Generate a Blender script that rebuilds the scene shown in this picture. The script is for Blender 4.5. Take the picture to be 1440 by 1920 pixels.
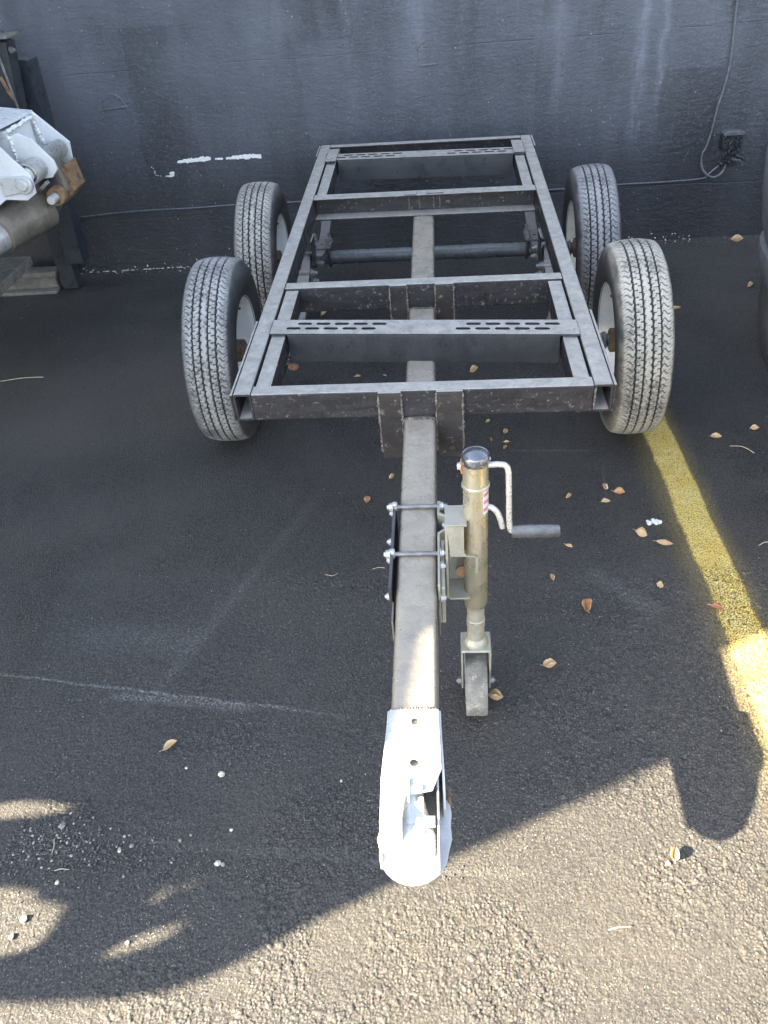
import bpy, bmesh, math, random
import numpy as np
from math import sin, cos, pi, radians as rad
from mathutils import Vector, Matrix, noise
from mathutils.geometry import tessellate_polygon
S = bpy.context.scene
for o in list(bpy.data.objects):
    bpy.data.objects.remove(o)
C = S.collection
RND = random.Random(7)

# ------------------------------------------------------------------ camera
cam_d = bpy.data.cameras.new('camera')
cam = bpy.data.objects.new('camera', cam_d)
C.objects.link(cam)
cx_, cu_, cf_ = (Vector((.99618419, .04724426, -.07338288)), Vector((.02774921, .62572869, .77954704)), Vector((-.0827469, .77860875, -.62203004)))
mw = Matrix((( cx_.x, cu_.x, -cf_.x, .58897753), (cx_.y, cu_.y, -cf_.y, -1.85513049), (cx_.z, cu_.z, -cf_.z, 1.70024046), (0, 0, 0, 1)))
cam.matrix_world = mw
cam_d.sensor_fit = 'VERTICAL'
cam_d.sensor_height = 24
cam_d.lens = 24 * 1475.7274 / 1920
cam_d.clip_start = .05
cam_d.clip_end = 3000
S.camera = cam
S.render.resolution_x, S.render.resolution_y = 768, 1024

# ------------------------------------------------------------------ light
SUN = Vector((-1.46, -.73, 1.0)).normalized()       # direction towards the sun
w = bpy.data.worlds.new('World')
S.world = w
w.use_nodes = True
wn = w.node_tree
sky = wn.nodes.new('ShaderNodeTexSky')
sky.sky_type = 'NISHITA'
sky.sun_disc = False
sky.sun_elevation = math.asin(SUN.z)
sky.sun_rotation = math.atan2(SUN.x, SUN.y) % (2 * pi)
bg = wn.nodes['Background']
hs = wn.nodes.new('ShaderNodeHueSaturation')          # thin high haze: a paler blue
hs.inputs['Saturation'].default_value = .66
wn.links.new(sky.outputs[0], hs.inputs['Color'])
wn.links.new(hs.outputs[0], bg.inputs[0])
bg.inputs[1].default_value = .08
sd = bpy.data.lights.new('sun', 'SUN')
sd.energy = 4.6
sd.angle = rad(.5)
sd.color = (1, .85, .62)
sun = bpy.data.objects.new('sun', sd)
C.objects.link(sun)
sun.rotation_euler = SUN.to_track_quat('Z', 'Y').to_euler()
S.view_settings.view_transform = 'Standard'
S.view_settings.look = 'None'
S.view_settings.exposure = 3.35
S.view_settings.gamma = 1
S.view_settings.use_curve_mapping = False

# ------------------------------------------------------------------ material helpers
def new_mat(name):
    m = bpy.data.materials.new(name)
    m.use_nodes = True
    nt = m.node_tree
    return m, nt, nt.nodes['Principled BSDF']

class N:
    """small node-graph writer"""
    def __init__(s, nt): s.nt = nt
    def node(s, t, **kw):
        n = s.nt.nodes.new(t)
        for k, v in kw.items(): setattr(n, k, v)
        return n
    def put(s, inp, v):
        if hasattr(v, 'is_output') or isinstance(v, bpy.types.NodeSocket): s.nt.links.new(v, inp)
        else:
            try: inp.default_value = v
            except Exception: inp.default_value = (*v, 1)
    def math(s, op, a, b=0, c=0, clamp=False):
        n = s.node('ShaderNodeMath', operation=op, use_clamp=clamp)
        s.put(n.inputs[0], a); s.put(n.inputs[1], b); s.put(n.inputs[2], c)
        return n.outputs[0]
    def coord(s):
        return s.node('ShaderNodeTexCoord').outputs['Object']
    def world(s):
        return s.node('ShaderNodeNewGeometry').outputs['Position']
    def noise(s, v, scale, detail=4, rough=.55, dist=0):
        n = s.node('ShaderNodeTexNoise')
        s.put(n.inputs['Vector'], v); n.inputs['Scale'].default_value = scale
        n.inputs['Detail'].default_value = detail; n.inputs['Roughness'].default_value = rough
        n.inputs['Distortion'].default_value = dist
        return n.outputs[0]
    def voro(s, v, scale, feat='F1', rnd=1):
        n = s.node('ShaderNodeTexVoronoi', feature=feat)
        s.put(n.inputs['Vector'], v); n.inputs['Scale'].default_value = scale
        n.inputs['Randomness'].default_value = rnd
        return n
    def ramp(s, v, a, b, lo=0., hi=1.):
        n = s.node('ShaderNodeMapRange', interpolation_type='SMOOTHSTEP')
        s.put(n.inputs[0], v)
        for i, x in enumerate((a, b, lo, hi)): n.inputs[1 + i].default_value = x
        return n.outputs[0]
    def mix(s, f, a, b):
        n = s.node('ShaderNodeMix', data_type='RGBA')
        s.put(n.inputs[0], f)
        s.put(n.inputs[6], a if isinstance(a, bpy.types.NodeSocket) else (*a, 1))
        s.put(n.inputs[7], b if isinstance(b, bpy.types.NodeSocket) else (*b, 1))
        return n.outputs[2]
    def scale(s, v, sc, loc=(0, 0, 0), rot=(0, 0, 0)):
        n = s.node('ShaderNodeMapping')
        s.put(n.inputs[0], v); n.inputs[1].default_value = loc; n.inputs[2].default_value = rot; n.inputs[3].default_value = sc
        return n.outputs[0]
    def xyz(s, v):
        n = s.node('ShaderNodeSeparateXYZ'); s.put(n.inputs[0], v); return n.outputs
    def bump(s, h, strength, dist, norm=None):
        n = s.node('ShaderNodeBump')
        n.inputs['Strength'].default_value = strength; n.inputs['Distance'].default_value = dist
        s.put(n.inputs['Height'], h)
        if norm is not None: s.put(n.inputs['Normal'], norm)
        return n.outputs[0]

def worn(name, c1, c2, rough=.5, metal=0., sc=9, spot=None, spot_amt=.5, spot_scale=30, bump=.15, bsc=260, dust=None, dust_sheen_amt=.7, rvar=.15, stretch=(1, 1, 1)):
    m, nt, b = new_mat(name)
    g = N(nt)
    v = g.world()
    vs = g.scale(v, stretch)
    n1 = g.noise(vs, sc, 7, .68, .4)
    col = g.mix(g.ramp(n1, .34, .66), c1, c2)
    nf = g.noise(v, sc * 14, 4, .6)
    col = g.mix(g.ramp(nf, .35, .75, 0, .35), col, c2)
    if spot is not None:
        s1 = g.noise(g.scale(v, (1, 1, 1), (3, 7, 1)), spot_scale, 8, .72)
        col = g.mix(g.ramp(s1, 1 - spot_amt, 1 - spot_amt + .1), col, spot)
    if dust is not None:
        nz = g.xyz(g.node('ShaderNodeNewGeometry').outputs['Normal'])[2]
        dn = g.noise(v, 26, 9, .8, .4)
        f = g.math('MULTIPLY', g.ramp(nz, .35, .95), g.ramp(dn, .22, .72, dust_sheen_amt * .45, dust_sheen_amt))  # settled dust plus sky sheen, painted on upward faces
        col = g.mix(f, col, dust)  # one colour for both the dust and the painted sky sheen
    g.put(b.inputs['Base Color'], col)
    g.put(b.inputs['Roughness'], g.ramp(g.noise(v, sc * 3, 5), .3, .7, max(.03, rough - rvar), min(1, rough + rvar)))
    b.inputs['Metallic'].default_value = metal
    h = g.noise(v, bsc, 3)
    h2 = g.math('ADD', h, g.math('MULTIPLY', g.noise(v, bsc / 9, 4), 1.5))
    g.put(b.inputs['Normal'], g.bump(h2, bump, .004))
    return m

M = {}
M['frame'] = worn('frame_paint', (.016, .0155, .018), (.038, .036, .040), .5, spot=(.20, .18, .155), spot_amt=.43, spot_scale=70, dust=(.50, .475, .43), dust_sheen_amt=.95, metal=.15, stretch=(1, 1, 5))
M['frame_blue'] = worn('frame_paint_plain', (.034, .037, .043), (.050, .053, .058), .4, spot=(.2, .2, .2), spot_amt=.31, spot_scale=70, dust=(.50, .475, .43), dust_sheen_amt=.95, metal=.15)
M['tongue'] = worn('tongue_paint', (.12, .114, .11), (.23, .215, .195), .36, sc=7, metal=.3, spot=(.34, .27, .17), spot_amt=.44, spot_scale=40, dust=(.50, .44, .35), dust_sheen_amt=.85, bump=.35, bsc=420)
M['weld'] = worn('weld_bead', (.05, .045, .043), (.24, .21, .17), .6, sc=60, bump=.8, bsc=200)
M['gusset'] = worn('gusset_paint', (.020, .018, .019), (.040, .035, .034), .5, spot=(.20, .17, .13), spot_amt=.43, spot_scale=45, dust=(.3, .28, .26))
M['spring'] = worn('spring_steel', (.05, .048, .046), (.10, .094, .088), .6, spot=(.19, .11, .06), spot_amt=.33, dust=(.26, .25, .24), dust_sheen_amt=.85)
M['bolt'] = worn('bolt_steel', (.16, .16, .165), (.28, .28, .28), .45, metal=.5, sc=40, spot=(.14, .08, .05), spot_amt=.38)
M['axle'] = worn('axle_paint', (.045, .052, .062), (.08, .088, .1), .35, spot=(.25, .25, .26), spot_amt=.33, dust=(.24, .24, .24), dust_sheen_amt=.6)
M['hub'] = worn('rusty_hub', (.10, .06, .035), (.19, .13, .08), .75, sc=30, spot=(.06, .04, .03), spot_amt=.5)
M['rim'] = worn('white_rim_paint', (.74, .74, .72), (.82, .82, .80), .4, sc=14, spot=(.5, .43, .33), spot_amt=.33, spot_scale=18)
M['rim_rusty'] = worn('rusty_white_rim_paint', (.66, .64, .57), (.80, .79, .74), .5, sc=14, spot=(.42, .24, .11), spot_amt=.46, spot_scale=16)
M['zinc'] = worn('yellow_zinc', (.52, .47, .31), (.60, .56, .45), .3, metal=.7, sc=6, spot=(.6, .38, .12), spot_amt=.45, spot_scale=3, dust=(.5, .46, .36), dust_sheen_amt=.35, bump=.1, stretch=(3, 3, .6))
M['zinc_dull'] = worn('dull_zinc', (.33, .325, .27), (.44, .43, .36), .45, metal=.45, sc=30, spot=(.2, .18, .14), spot_amt=.35, dust=(.44, .42, .36), dust_sheen_amt=.6)
M['galv'] = worn('galvanised', (.46, .47, .47), (.58, .59, .58), .4, metal=.4, sc=18, spot=(.5, .42, .26), spot_amt=.36, spot_scale=25, bump=.2)
M['crank'] = worn('crank_zinc', (.5, .49, .45), (.62, .61, .56), .35, metal=.55, sc=40)
M['grip'] = worn('grip_plastic', (.04, .04, .042), (.075, .075, .078), .3, sc=60, dust=(.3, .3, .3), dust_sheen_amt=.5)
M['cap'] = worn('black_cap', (.20, .21, .23), (.24, .25, .27), .16, metal=.8, rvar=.05, bump=.03)
M['black'] = worn('matt_black_steel', (.018, .02, .024), (.04, .043, .05), .5, spot=(.12, .1, .08), spot_amt=.3, dust=(.15, .15, .15), dust_sheen_amt=.5)
M['caster'] = worn('caster_rubber', (.15, .145, .135), (.25, .24, .22), .85, sc=35, spot=(.36, .34, .3), spot_amt=.46, spot_scale=60, bump=.6)
M['orange'] = worn('rusty_collar', (.45, .17, .07), (.35, .15, .08), .7, sc=50)
M['white_steel'] = worn('white_lift_paint', (.58, .60, .62), (.68, .70, .71), .35, sc=8, spot=(.48, .45, .38), spot_amt=.37, spot_scale=16)
M['brown_steel'] = worn('grimy_brown_steel', (.11, .095, .08), (.21, .18, .14), .5, metal=.2, sc=12, spot=(.32, .27, .2), spot_amt=.38)
M['rust'] = worn('orange_rust', (.17, .095, .05), (.29, .18, .10), .8, sc=30, spot=(.09, .06, .045), spot_amt=.48, bump=.5)
M['black_post'] = worn('black_post_paint', (.022, .026, .034), (.038, .043, .054), .4, spot=(.1, .1, .1), spot_amt=.28, dust=(.16, .17, .18), dust_sheen_amt=.6)
M['edge_grey'] = worn('weathered_grey_bar', (.10, .095, .085), (.22, .205, .18), .65, sc=20, spot=(.1, .09, .08), spot_amt=.42)
M['cylinder_gray'] = worn('hydraulic_cylinder_paint', (.25, .25, .24), (.42, .41, .39), .4, metal=.3, sc=15, spot=(.15, .11, .08), spot_amt=.4)
M['stone'] = worn('pale_stone', (.42, .39, .33), (.62, .58, .5), .8, sc=60)
M['stone_grey'] = worn('grey_stone', (.16, .155, .15), (.3, .29, .27), .8, sc=60)
M['grit_dark'] = worn('dark_grit', (.04, .04, .04), (.12, .117, .11), .8, sc=200)
M['grit_pale'] = worn('pale_grit', (.22, .21, .19), (.42, .4, .36), .8, sc=200)
M['twig'] = worn('dry_twig', (.35, .3, .2), (.5, .43, .3), .8, sc=60)
M['fluff'] = worn('white_fluff', (.6, .62, .66), (.75, .77, .8), .9, sc=60)
M['wire'] = worn('painted_wire', (.075, .085, .10), (.12, .13, .15), .32, sc=40, spot=(.3, .32, .34), spot_amt=.3, spot_scale=60)
M['box_black'] = worn('dripped_black_paint', (.016, .018, .022), (.03, .034, .04), .16, rvar=.1, bump=.9, bsc=150)
M['chip'] = worn('white_paint_chip', (.68, .68, .66), (.8, .8, .78), .7, sc=60)
M['car'] = worn('grey_bumper_plastic', (.115, .12, .13), (.155, .16, .17), .42, sc=3, bump=.03)
M['carglass'] = worn('dark_glass', (.01, .012, .014), (.02, .02, .022), .08, rvar=.03, bump=0)
M['blocker'] = worn('white_blocker_paint', (.5, .5, .49), (.6, .6, .58), .4, sc=2, spot=(.35, .33, .3), spot_amt=.33)
M['sticker_white'] = worn('sticker_white', (.6, .55, .55), (.7, .66, .66), .4)
M['sticker_red'] = worn('sticker_red', (.42, .16, .18), (.5, .25, .25), .4)
for nm, a, b_ in (('leaf_tan', (.50, .33, .17), (.62, .46, .28)), ('leaf_brown', (.36, .18, .08), (.52, .32, .17)), ('leaf_red', (.36, .12, .08), (.46, .18, .11))):
    M[nm] = worn(nm, a, b_, .6, sc=70, spot=(.2, .11, .05), spot_amt=.33, spot_scale=90)

# tyre rubber: groove depth in the 'worn' attribute shows fresh dark rubber below dusty tread faces
def tyre_mat(name, top, shoulder, top_amt=.8):
    m, nt, b = new_mat(name)
    g = N(nt)
    v = g.coord()
    a = g.node('ShaderNodeAttribute', attribute_name='tread').outputs['Color']
    sx = g.xyz(a)
    n1 = g.noise(v, 14, 7, .7, .5)
    col = g.mix(g.ramp(n1, .3, .7), (.032, .032, .034), (.075, .073, .07))
    f = g.math('MULTIPLY', sx[0], g.ramp(g.math('ADD', g.math('MULTIPLY', g.noise(v, 90, 6, .8), .6), g.math('MULTIPLY', g.noise(v, 7, 4), .4)),   .39, .56, .15 * top_amt, top_amt))
    col = g.mix(f, col, top)
    f2 = g.math('MULTIPLY', sx[1], g.ramp(n1, .36, .66, .25, .9))
    col = g.mix(f2, col, shoulder)
    col = g.mix(g.math('MULTIPLY', sx[2], .9), col, (.012, .012, .013))
    g.put(b.inputs['Base Color'], col)
    g.put(b.inputs['Roughness'], g.ramp(n1, .3, .7, .5, .72))
    g.put(b.inputs['Normal'], g.bump(g.noise(v, 350, 3), .25, .002))
    return m
M['tyre_dark'] = tyre_mat('tyre_rubber', (.44, .435, .42), (.10, .105, .11))
M['tyre_tan'] = tyre_mat('tyre_rubber_sandy', (.48, .455, .39), (.46, .42, .34), .9)
M['tyre_grey'] = tyre_mat('tyre_rubber_grey', (.33, .335, .34), (.20, .20, .20), .8)
M['tyre_buff'] = tyre_mat('tyre_rubber_buff', (.50, .47, .42), (.20, .195, .18))

# ------------------------------------------------------------------ mesh helpers
WM = {}                                  # rest matrices of the roots; everything else is built in place
def tag(o, label=None, cat=None, group=None, kind=None):
    if label: o['label'] = label
    if cat: o['category'] = cat
    if group: o['group'] = group
    if kind: o['kind'] = kind
    return o
def empty(name, loc, label, cat, group=None):
    o = bpy.data.objects.new(name, None); C.objects.link(o); o.location = loc; o.empty_display_size = .05
    WM[o.name] = Matrix.Translation(Vector(loc))
    return tag(o, label, cat, group)
def link(name, me, parent=None):
    o = bpy.data.objects.new(name, me); C.objects.link(o)
    if parent is not None:
        o.parent = parent
        o.matrix_parent_inverse = WM.get(parent.name, Matrix()).inverted()
    return o
class MB:
    def __init__(s): s.bm = bmesh.new()
    def box(s, a, b, f=None):
        vs = [s.bm.verts.new((x, y, z)) for x in (a[0], b[0]) for y in (a[1], b[1]) for z in (a[2], b[2])]
        for q in ((0, 1, 3, 2), (4, 6, 7, 5), (0, 4, 5, 1), (2, 3, 7, 6), (0, 2, 6, 4), (1, 5, 7, 3)):
            s.bm.faces.new([vs[i] for i in q])
        if f:
            for v in vs: v.co = f(v.co)
        return vs
    def tube(s, pts, r, n=12, cap=True, taper=None):
        pts = [Vector(p) for p in pts]
        rings = []
        up = None
        for i, p in enumerate(pts):
            t = ((pts[min(i + 1, len(pts) - 1)] - p).normalized() + (p - pts[max(i - 1, 0)]).normalized())
            t.normalize()
            if up is None:
                up = t.orthogonal().normalized()
            up = (up - t * up.dot(t)).normalized()
            sd_ = t.cross(up)
            rr = r if taper is None else taper[i]
            rings.append([s.bm.verts.new(p + (up * cos(2 * pi * k / n) + sd_ * sin(2 * pi * k / n)) * rr) for k in range(n)])
        for a, b in zip(rings, rings[1:]):
            for k in range(n): s.bm.faces.new((a[k], a[(k + 1) % n], b[(k + 1) % n], b[k]))
        if cap:
            s.bm.faces.new(rings[0][::-1]); s.bm.faces.new(rings[-1])
        return s
    def lathe(s, prof, origin, axis, n=32, close=True):
        """prof: (radius, distance along axis)"""
        origin = Vector(origin); ax = Vector(axis).normalized()
        u = ax.orthogonal().normalized(); v = ax.cross(u)
        rings = []
        for r, d in prof:
            if r < 1e-6: rings.append([s.bm.verts.new(origin + ax * d)])
            else: rings.append([s.bm.verts.new(origin + ax * d + (u * cos(2 * pi * k / n) + v * sin(2 * pi * k / n)) * r) for k in range(n)])
        for a, b in zip(rings, rings[1:]):
            for k in range(n):
                q = [a[k % len(a)], a[(k + 1) % len(a)], b[(k + 1) % len(b)], b[k % len(b)]]
                q2 = []
                for x in q:
                    if x not in q2: q2.append(x)
                if len(q2) > 2: s.bm.faces.new(q2)
        return s
    def prism(s, loops, origin, ux, uy, d, t):
        """extrude 2-D outline (loops[0]) with holes (loops[1:]) by t along d"""
        origin = Vector(origin); ux = Vector(ux); uy = Vector(uy); d = Vector(d).normalized()
        l3 = [[Vector((p[0], p[1], 0)) for p in l] for l in loops]
        tri = tessellate_polygon(l3)
        flat = [p for l in l3 for p in l]
        f = [s.bm.verts.new(origin + ux * p.x + uy * p.y) for p in flat]
        b = [s.bm.verts.new(origin + ux * p.x + uy * p.y + d * t) for p in flat]
        for a in tri:
            try:
                s.bm.faces.new([f[i] for i in a]); s.bm.faces.new([b[i] for i in a][::-1])
            except ValueError: pass
        k = 0
        for l in l3:
            n = len(l)
            for i in range(n):
                j = (i + 1) % n
                s.bm.faces.new((f[k + i], f[k + j], b[k + j], b[k + i]))
            k += n
        return s
    def hexbolt(s, p, axis, r=.009, h=.008, shank=.012, stick=.01):
        ax = Vector(axis).normalized()
        s.lathe([(0, 0), (r * 1.25, 0), (r * 1.25, .0015), (r, .0015)], p, ax, 14)
        s.lathe([(r, .0015), (r, h), (r * .8, h + .001), (0, h + .001)], p, ax, 6)
        s.lathe([(r * .55, h), (r * .55, h + stick), (0, h + stick + .001)], p, ax, 10)
        return s
    def done(s, name, mat, parent=None, bevel=0, smooth=False, seg=2, label=None):
        bmesh.ops.recalc_face_normals(s.bm, faces=s.bm.faces)
        me = bpy.data.meshes.new(name)
        s.bm.to_mesh(me); s.bm.free()
        if smooth:
            for p in me.polygons: p.use_smooth = True
        me.materials.append(M[mat] if isinstance(mat, str) else mat)
        if smooth:
            try: me.set_sharp_from_angle(angle=rad(40))
            except Exception: pass
        o = link(name, me, parent)
        if bevel:
            b = o.modifiers.new('bevel', 'BEVEL'); b.width = bevel; b.segments = seg; b.limit_method = 'ANGLE'; b.angle_limit = rad(40)
            b.harden_normals = False
        if label: o['label'] = label
        return o
def weld(path, r, name, parent, mat='weld', seed=1, step=None):
    """lumpy weld bead along a poly line"""
    rr = random.Random(seed); mb = MB()
    for a, b in zip(path, path[1:]):
        a, b = Vector(a), Vector(b); L = (b - a).length; n = max(2, int(L / (step or r * 1.3)))
        for i in range(n):
            p = a.lerp(b, (i + .5) / n) + Vector((rr.uniform(-1, 1), rr.uniform(-1, 1), rr.uniform(-1, 1))) * r * .25
            q = r * rr.uniform(.75, 1.25)
            m = Matrix.Translation(p) @ Matrix.Diagonal((q, q, q, 1))
            bmesh.ops.create_icosphere(mb.bm, subdivisions=1, radius=1, matrix=m)
    return mb.done(name, mat, parent, smooth=True)

# ------------------------------------------------------------------ ground
def seg_mask(g, v, a, b, width, wob=.02, wsc=6):
    """soft mask along the ground segment a-b"""
    xy = g.xyz(v)
    wv = g.noise(v, wsc, 5)
    wv = g.math('MULTIPLY', g.math('SUBTRACT', wv, .5), wob * 2)
    L = math.hypot(b[0] - a[0], b[1] - a[1]); d = ((b[0] - a[0]) / L, (b[1] - a[1]) / L)
    px = g.math('SUBTRACT', xy[0], a[0]); py = g.math('SUBTRACT', xy[1], a[1])
    al = g.math('ADD', g.math('MULTIPLY', px, d[0]), g.math('MULTIPLY', py, d[1]))
    ac = g.math('ADD', g.math('SUBTRACT', g.math('MULTIPLY', py, d[0]), g.math('MULTIPLY', px, d[1])), wv)
    m1 = g.ramp(g.math('ABSOLUTE', ac), 0, width, 1, 0)
    m2 = g.math('MULTIPLY', g.ramp(al, 0, L * .2), g.ramp(al, L * .8, L, 1, 0))
    return g.math('MULTIPLY', m1, m2)

def asphalt_height(g, v):
    vd = g.node('ShaderNodeVectorMath', operation='ADD')
    nz = g.node('ShaderNodeTexNoise'); g.put(nz.inputs['Vector'], v); nz.inputs['Scale'].default_value = 60
    sc = g.node('ShaderNodeVectorMath', operation='SCALE'); g.put(sc.inputs[0], nz.outputs['Color']); sc.inputs['Scale'].default_value = .003
    g.put(vd.inputs[0], v); g.put(vd.inputs[1], sc.outputs[0])
    v = vd.outputs[0]
    a = g.voro(v, 190, 'F1'); b = g.voro(v, 330, 'F1')
    big = g.noise(v, 9, 4)
    h = g.math('ADD', g.math('MULTIPLY', a.outputs['Distance'], g.ramp(big, .3, .7, -.9, -1.5)), g.math('MULTIPLY', b.outputs['Distance'], -.45))
    h = g.math('ADD', h, g.math('MULTIPLY', g.xyz(a.outputs['Color'])[2], .35))
    h = g.math('ADD', h, g.math('MULTIPLY', g.noise(v, 70, 3), .4))
    return h, a, b
m, nt, b = new_mat('asphalt')
g = N(nt); v = g.world()
h, va, vb = asphalt_height(g, v)
cell = g.xyz(va.outputs['Color']); cell2 = g.xyz(vb.outputs['Color'])
base = g.mix(g.ramp(g.noise(v, 1.6, 6, .6), .3, .7), (.041, .042, .0435), (.057, .057, .057))
base = g.mix(g.ramp(cell[0], .0, 1., 0, .75), base, (.088, .084, .077))
base = g.mix(g.ramp(cell[1], .7, 1., 0, .6), base, (.02, .02, .021))
ra = g.xyz(g.node('ShaderNodeAttribute', attribute_name='relief').outputs['Color'])
coarse = g.ramp(g.noise(v, 3.2, 4, .6), .42, .62, .35, .95)
base = g.mix(g.math('MULTIPLY', g.math('MULTIPLY', g.ramp(va.outputs['Distance'], .38, .72), coarse), g.math('SUBTRACT', 1, ra[2])), base, (.010, .010, .011))   # bitumen between the stones
base = g.mix(g.math('MULTIPLY', g.ramp(ra[1], .1, .95, 0, .9), ra[2]), base, (.098, .092, .083))
base = g.mix(g.math('MULTIPLY', g.math('MULTIPLY', g.ramp(ra[1], .0, .2, .5, 0), ra[2]), .9), base, (.022, .022, .023))
base = g.mix(g.math('MULTIPLY', ra[0], .92), base, (.009, .009, .009))
base = g.mix(g.ramp(g.noise(v, 420, 2), .45, .62, 0, .4), base, (.016, .016, .017))
# thin brown dust, plus a soft reflected-light band painted over the left bay
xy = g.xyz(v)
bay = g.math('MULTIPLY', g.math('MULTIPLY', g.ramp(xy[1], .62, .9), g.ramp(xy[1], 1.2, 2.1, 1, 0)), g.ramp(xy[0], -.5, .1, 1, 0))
dust = g.math('ADD', g.math('MULTIPLY', g.ramp(g.noise(v, 2.3, 6, .65), .38, .7), .28), g.math('MULTIPLY', bay, .45), clamp=True)  # thin dust plus the painted reflected-light band
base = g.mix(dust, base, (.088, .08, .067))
# pale chips of aggregate
chips = g.math('MULTIPLY', g.ramp(cell2[2], .955, .985), g.ramp(g.noise(v, 3, 4), .35, .65, .15, 1))
chips = g.math('MULTIPLY', chips, g.ramp(vb.outputs['Distance'], .28, .5, 1, 0))
base = g.mix(chips, base, (.36, .35, .33))
# chalky scuff marks
fine = g.ramp(g.noise(v, 190, 3), .42, .62, .0, 1)
for a_, b_, wd, am in (((-1.0, -.38), (.40, -.60), .008, .5), ((-.40, -.505), (.10, -.555), .022, .4), ((.80, .62), (1.16, .60), .006, .6), ((1.16, .60), (1.12, .25), .006, .3),
                       ((-.30, -.65), (.15, .45), .035, .12), ((-.6, -.28), (-.1, -.32), .10, .13), ((-.5, -.9), (.9, -1.02), .02, .10), ((1.0, -.02), (1.2, -.25), .05, .18)):
    mk = g.math('MULTIPLY', g.math('MULTIPLY', seg_mask(g, v, a_, b_, wd), fine), am)
    base = g.mix(mk, base, (.34, .34, .33))
# white overspray flecks along the foot of the wall
xy = g.xyz(v)
nearw = g.math('MULTIPLY', g.ramp(xy[1], 2.52, 2.66), g.ramp(g.noise(v, 40, 5, .7), .58, .66))
base = g.mix(g.math('MULTIPLY', nearw, .6), base, (.55, .55, .53))
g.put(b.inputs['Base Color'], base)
g.put(b.inputs['Roughness'], g.ramp(cell[2], 0, 1, .5, .85))
h = g.math('ADD', g.math('MULTIPLY', h, g.ramp(ra[2], 0, 1, 1, .12)), g.math('MULTIPLY', g.noise(v, 500, 2), .25))
g.put(b.inputs['Normal'], g.bump(h, .9, .0034))
M['asphalt'] = m
GX0, GX1, GY0, GY1 = -.68, 1.60, -1.42, .02
_rs = np.random.RandomState(4)
_tab = _rs.rand(512, 512, 4).astype(np.float32)
def vnoise(x, y, sc, ch=0):
    X, Y = x * sc, y * sc; xi, yi = np.floor(X).astype(int), np.floor(Y).astype(int); fx, fy = X - xi, Y - yi
    fx = fx * fx * (3 - 2 * fx); fy = fy * fy * (3 - 2 * fy); t = _tab[:, :, ch]
    q = lambda a, b_: t[(xi + a) % 512, (yi + b_) % 512]
    return (q(0, 0) * (1 - fx) + q(1, 0) * fx) * (1 - fy) + (q(0, 1) * (1 - fx) + q(1, 1) * fx) * fy
def stones(x, y, cs):
    """cells of size cs: nearest distance, edge distance (second - first) and a random number per stone"""
    X, Y = x / cs, y / cs; xi, yi = np.floor(X).astype(int), np.floor(Y).astype(int)
    d1 = np.full(x.shape, 9., np.float32); d2 = d1.copy(); rnd = np.zeros_like(d1); rn2 = rnd.copy()
    for i in (-1, 0, 1):
        for j in (-1, 0, 1):
            t = _tab[(xi + i) % 512, (yi + j) % 512]
            d = np.hypot(xi + i + t[..., 0] - X, yi + j + t[..., 1] - Y).astype(np.float32)
            n_ = d < d1
            d2 = np.where(n_, d1, np.minimum(d2, d)); rnd = np.where(n_, t[..., 2], rnd); rn2 = np.where(n_, t[..., 3], rn2); d1 = np.where(n_, d, d1)
    return d1, d2 - d1, rnd, rn2
def ground_relief(x, y):
    wx = x + (vnoise(x, y, 110) - .5) * .0022; wy = y + (vnoise(x, y, 110, 1) - .5) * .0022
    d, e, r, r2 = stones(wx, wy, .0072)
    df, ef, rf, _ = stones(wx + 3, wy + 5, .0042)
    zone = np.clip((vnoise(x, y, 3.4, 2) * .6 + vnoise(x, y, 9, 3) * .4 + (x - .45) * .30 - (y + .7) * .06 - .40) / .24, 0, 1)     # coarse patches
    dg, eg, rg, _ = stones(wx + 7, wy + 2, .0125)                                    # a few larger stones
    def dome(d_, e_, k): return np.clip(e_ / k, 0, 1) ** .5
    tilt = 1 + (r2 - .5) * 1.6 * ((wx / .0072) % 1 - .5) + (r - .5) * 1.6 * ((wy / .0072) % 1 - .5)      # broken faces lean every way
    hc = dome(d, e, .26) * (.35 + .65 * r) * tilt; hf = dome(df, ef, .35) * (.4 + .6 * rf)
    hc = np.where((rg > .88) & (eg > .12), np.maximum(hc, .9 * np.clip(eg / .5, 0, 1) ** .5 + .35), hc)
    h_ = hc * zone * .0034 + hf * (1 - zone) * .0025 + hf * zone * .0008
    h_ += (vnoise(x, y, 45) - .5) * .0006 + (vnoise(x, y, 9, 1) - .5) * .0012
    m_ = np.clip(np.minimum(np.minimum(x - GX0, GX1 - x), np.minimum(y - GY0, (GY1 - y))) / .09, 0, 1); m_ = m_ * m_ * (3 - 2 * m_)
    gap = np.clip(zone * np.clip(1.25 - e / .24, 0, 1) + (1 - zone) * np.clip(1.15 - ef / .30, 0, 1) * .85, 0, 1)
    tone = zone * r2 + (1 - zone) * rf
    return (h_ - .0030) * m_ , gap * m_, tone, m_
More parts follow.
